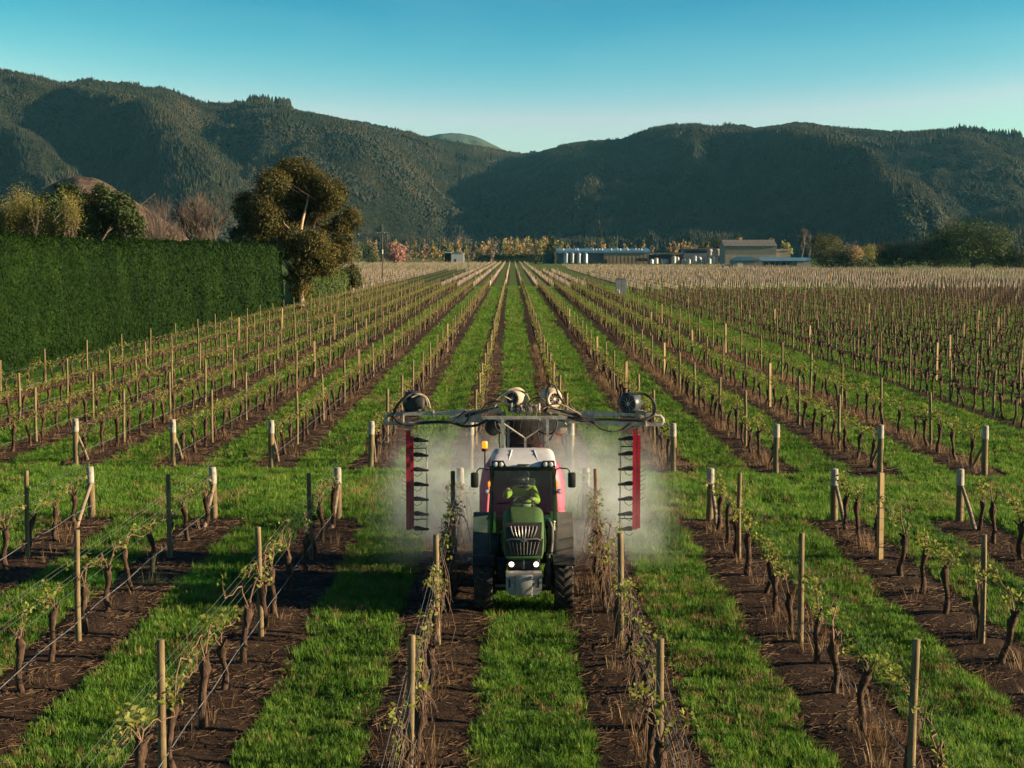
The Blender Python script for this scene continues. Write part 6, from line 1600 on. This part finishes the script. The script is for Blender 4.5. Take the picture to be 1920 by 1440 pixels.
# hanging ducts with nozzles
def duct(sx, pxb, pyt, pyb, ny0, nstep):
    e = empty('spray_duct'); e.parent = sprayer
    c0, c1 = S(pxb, pyt), S(pxb, pyb); x = c0.x
    b = MB(); b.bar((x - .04, 0, c1.z), (x - .04, 0, c0.z), .075, .13, (0, 1, 0)); b.build('duct', REDP, e)
    b = MB(); b.bar((x + .045, .02, c1.z + .02), (x + .045, .02, c0.z - .12), .06, .11, (0, 1, 0)); b.build('duct_channel', REDP, e)
    b = MB(); b.bar((x + .004, -.03, c1.z), (x + .004, -.03, c0.z), .016, .06, (0, 1, 0)); b.build('seam', BLACKP, e)
    b = MB(); b.bar((x, 0, c0.z - .05), (x, 0, c0.z + .2), .05, .05, (0, 1, 0)); b.bbox(x - .09, x + .09, -.08, .08, c0.z + .06, c0.z + .16, .01); b.build('hanger', GALV, e)
    inn = -sx                              # nozzles point towards the vine row
    zt, zb = S(pxb, ny0 - 8).z, S(pxb, pyb + 2).z; xp = x + inn * .33
    b = MB(); b.tube([(xp, -.03, zt), (xp + .004, -.03, (zt + zb) / 2), (xp, -.03, zb)], .012, 6); b.build('feed_pipe', GALV, e)
    for py_ in (ny0 + 15, pyb - 20): z = S(pxb, py_).z; b = MB(); b.bar((x + inn * .03, -.03, z), (xp, -.03, z), .02, .02); b.build('stay', BLACKP, e)
    for i in range(7):
        z = S(pxb, ny0 + nstep * i).z; nz = empty('nozzle'); nz.parent = e
        b = MB(); b.tube([(x + inn * .08, 0, z), (x + inn * .13, -.005, z + .005), (x + inn * .2, -.01, z), (x + inn * .27, -.02, z - .01), (x + inn * .37, -.03, z - .015)], [.04, .05, .042, .032, .022], 10); b.build('body', BLACKP, nz)
        b = MB(); b.lathe([(.001, -.0), (.035, .0), (.035, .035), (.001, .035)], (x + inn * .22, -.01, z), 'x', 12); b.build('collar', CHASSIS, nz)
        b = MB(); b.tube([(x + inn * .25, -.03, z - .02), (x + inn * .22, -.06, z - .09), (x + inn * .14, -.07, z - .13), (x + inn * .06, -.05, z - .08)], .007, 5); b.build('tube', HOSEB, nz)
    for i in range(4):
        z = S(pxb, ny0 + 55 + nstep * i * .6).z; b = MB(); b.tube([(x - inn * .05, -.03, z), (x - inn * .14, -.05, z + .05), (x - inn * .17, -.05, z - .03), (x - inn * .06, -.03, z - .1)], .005, 5); b.build('pigtail', HOSEB, e)
duct(-1, 768.5, 806, 993, 825, 27.6); duct(1, 1194, 804, 992, 822, 28.2)
# fans on the boom
def fan(px_, py_, rpx, dy, housing, yaw, name_mat):
    c = S(px_, py_, dy); r_ = rpx / ppm(TY + SD + dy); e = empty('fan'); e.parent = sprayer; e.location = c; e.rotation_euler = (0, 0, yaw)
    b = MB(); b.lathe([(r_ * .55, -.16), (r_ * .72, -.165), (r_ * .98, -.10), (r_, 0), (r_ * .98, .10), (r_ * .7, .16), (r_ * .3, .17), (.001, .17)], (0, 0, 0), 'y', 28); b.build('housing', housing, e, 50)
    b = MB(); b.lathe([(r_ * .54, -.155), (r_ * .5, -.10), (.001, -.09)], (0, 0, 0), 'y', 24); b.build('inlet', BLACKP, e)
    for k in range(10): a = 2 * math.pi * k / 10; g_ = MB(); g_.tube([(0, -.165, 0), (r_ * .56 * math.cos(a), -.165, r_ * .56 * math.sin(a))], .005, 4); g_.build('guard_wire', GALV, e)
    b = MB(); b.cyl((0, -.17, 0), (0, -.09, 0), .03, .03, 10); b.build('hub', GALV, e)
    b = MB(); b.bbox(-.11, .11, -.1, .1, -r_ - .06, -r_ * .75, .01); b.build('foot', CHASSIS, e)
    return c, r_
f1 = fan(775, 754, 21, .12, FANB, R(60), 0); f2 = fan(966, 746, 20, .2, FANT, R(-25), 0); f3 = fan(1032, 747, 20, .2, FANT, R(30), 0); f4 = fan(1181, 756, 21, .1, FANB, R(-18), 0)
b = MB(); p = S(782, 755, -.05); b.bbox(p.x - .13, p.x + .13, -.16, .06, p.z - .13, p.z + .15, .03); sp('motor', b, CHASSIS); 
b = MB(); p = S(1200, 778, -.05); b.bbox(p.x - .1, p.x + .1, -.12, .08, p.z - .09, p.z + .09, .03); sp('motor', b, HOSET)
# valve block in the middle
b = MB(); p = S(985, 768, -.1); b.bbox(p.x - .30, p.x + .30, -.2, .1, p.z - .07, p.z + .09, .03); vb = sp('valve_block', b, GALV)
for i in range(7): x = p.x - .27 + i * .09; b = MB(); b.cyl((x, -.22, p.z + .0), (x, -.22, p.z + .14), .028, .022, 8); sp('valve', b, BLACKP if i % 2 else GALV, vb)
# hoses
def bez(pts, n_=22):
    P = [Vector(q) for q in pts]; out = []
    k = len(P) - 1
    for i in range(k):
        p0, p1, p2, p3 = P[max(i - 1, 0)], P[i], P[i + 1], P[min(i + 2, k)]
        for j in range(6):
            t = j / 6; out.append(0.5 * ((2 * p1) + (p2 - p0) * t + (2 * p0 - 5 * p1 + 4 * p2 - p3) * t * t + (3 * p1 - p0 - 3 * p2 + p3) * t ** 3))
    out.append(P[-1]); return out
def hose(pp, r_, mat, dy=-.14): b = MB(); b.tube(bez([S(x, y, dy + .04 * math.sin(i * 2.1)) for i, (x, y) in enumerate(pp)]), r_, 8); sp('hose', b, mat)
hose([(785, 752), (775, 740), (760, 745), (745, 760), (738, 778), (748, 792), (770, 796), (800, 792), (840, 791), (870, 799), (895, 797), (915, 787)], .026, HOSEB)
hose([(1185, 739), (1205, 738), (1222, 748), (1229, 765), (1222, 780), (1205, 788), (1170, 787), (1120, 786), (1090, 789), (1065, 782)], .026, HOSEB)
hose([(1180, 794), (1165, 806), (1145, 809), (1125, 803), (1110, 792), (1090, 785), (1066, 783)], .016, HOSEB)
hose([(918, 762), (935, 745), (950, 733), (968, 730), (985, 738), (992, 750)], .022, HOSET)
hose([(925, 768), (935, 750), (945, 744), (958, 750)], .016, HOSET, -.18)
hose([(1026, 768), (1025, 735), (1031, 722), (1040, 722), (1047, 740), (1058, 757), (1066, 763)], .02, HOSEB)
hose([(990, 757), (1000, 748), (1012, 745), (1022, 752)], .013, HOSEB)
hose([(760, 752), (765, 742), (780, 739), (795, 742), (803, 752), (806, 766)], .02, HOSET, -.1)
hose([(772, 745), (785, 741), (798, 748), (802, 762)], .014, HOSET, -.18)
hose([(1070, 762), (1080, 772), (1086, 780), (1100, 784), (1116, 792)], .018, HOSEB)
hose([(852, 790), (862, 779), (872, 772), (880, 775), (876, 788), (866, 798)], .014, HOSEB, -.18)
for i in range(6): hose([(962 + 7 * i, 772), (966 + 6 * i, 762 - 3 * (i % 3)), (972 + 7 * i, 766), (975 + 6 * i, 780), (968 + 9 * i, 788)], .009, HOSET if i % 2 else HOSEB, -.26)
hose([(1027, 778), (1036, 800), (1034, 820), (1022, 830)], .012, HOSEB, .1); hose([(940, 800), (936, 820), (938, 845)], .012, HOSEB, .1)

for q, (px_, py_) in enumerate(((925, 800), (1050, 800))):
    p = S(px_, py_, .1); b = MB(); b.lathe([(.001, -.2), (.13, -.19), (.17, -.1), (.17, .1), (.12, .19), (.001, .2)], (p.x, .1, p.z), 'y', 20); h_ = sp('blower_housing', b, FANT if q else CHASSIS)
    b = MB(); b.tube([(p.x, .1, p.z), (p.x * .8, .1, p.z + .2), (p.x * .55, .1, p.z + .25)], .07, 10); sp('air_pipe', b, HOSET, h_)
for px_ in (962, 975, 996, 1008):
    p = S(px_, 778, -.3); b = MB(); b.tube([p, p + Vector((.02, .02, -.12)), p + Vector((-.01, .05, -.3)), p + Vector((.03, .12, -.5))], .012, 6); sp('hose', b, HOSEB)
hose([(940, 776), (928, 790), (932, 806), (948, 812), (966, 806)], .016, HOSEB, -.3); hose([(1030, 776), (1044, 790), (1040, 808), (1024, 814), (1006, 806)], .016, HOSEB, -.3)
hose([(900, 770), (915, 756), (935, 752), (955, 762), (970, 775)], .014, HOSEB, -.22); hose([(1010, 772), (1030, 760), (1050, 758), (1072, 768), (1090, 778)], .014, HOSET, -.22)
# ================================================================== AIR: SPRAY MIST AND HAZE
def spray_material():
    m, nt, out = new_mat('spray_mist')
    v = nt.nodes.new('ShaderNodeVolumePrincipled'); v.inputs['Color'].default_value = (.84, .93, 1.0, 1); v.inputs['Anisotropy'].default_value = 0.0
    pos = world_pos(nt)
    tc = nt.nodes.new('ShaderNodeTexCoord')
    sx_ = nt.nodes.new('ShaderNodeSeparateXYZ'); nt.links.new(tc.outputs['Generated'], sx_.inputs[0])
    def math_(op, a, b_=None):
        q = nt.nodes.new('ShaderNodeMath'); q.operation = op; q.use_clamp = False
        for s_, v_ in zip(q.inputs, (a, b_)):
            if v_ is None: continue
            if hasattr(v_, 'is_linked'): nt.links.new(v_, s_)
            else: s_.default_value = v_
        return q.outputs[0]
    def bell(o_, lo, hi):                  # soft edges on one axis of the box
        r = nt.nodes.new('ShaderNodeMapRange'); r.interpolation_type = 'SMOOTHSTEP'; nt.links.new(o_, r.inputs[0]); r.inputs[1].default_value = 0; r.inputs[2].default_value = lo
        r2 = nt.nodes.new('ShaderNodeMapRange'); r2.interpolation_type = 'SMOOTHSTEP'; nt.links.new(o_, r2.inputs[0]); r2.inputs[1].default_value = 1; r2.inputs[2].default_value = hi
        return math_('MULTIPLY', r.outputs[0], r2.outputs[0])
    n = n_noise(nt, 1.15, 6, .62, pos, 1.2)
    nr = nt.nodes.new('ShaderNodeMapRange'); nt.links.new(n.outputs[0], nr.inputs[0]); nr.inputs[1].default_value = .46; nr.inputs[2].default_value = .66; nr.inputs[3].default_value = 0.05; nr.inputs[4].default_value = 1.0
    d = math_('MULTIPLY', bell(sx_.outputs[0], .22, .78), bell(sx_.outputs[1], .3, .55))
    d = math_('MULTIPLY', d, bell(sx_.outputs[2], .12, .25)); d = math_('MULTIPLY', d, nr.outputs[0]); d = math_('MULTIPLY', d, SPRAY_DENS)
    nt.links.new(d, v.inputs['Density'])
    nt.links.new(v.outputs[0], out.inputs['Volume'])
    m.cycles.volume_step_rate = 2.0 if hasattr(m.cycles, 'volume_step_rate') else 1.0
    return m
SPRAY_DENS = 0.5
b = MB(); b.box(-3.4, 3.4, 30.5, 42.5, .02, 2.6)
o = b.build('spray_mist', spray_material(), None, None); tag(o, 'white spray mist drifting round the sprayer between the red ducts', 'mist', kind='stuff')
hz, nt, out = new_mat('haze_air')
v = nt.nodes.new('ShaderNodeVolumePrincipled'); v.inputs['Color'].default_value = (.22, .70, 1.0, 1); v.inputs['Density'].default_value = HAZE_DENS if 'HAZE_DENS' in globals() else 2.5e-5; v.inputs['Anisotropy'].default_value = .1
nt.links.new(v.outputs[0], out.inputs['Volume'])
b = MB(); b.box(-4200, 4200, -120, 9200, -1.5, 720); o = b.build('haze', hz, None, None); tag(o, 'thin blue haze in the valley air', 'haze', kind='stuff')
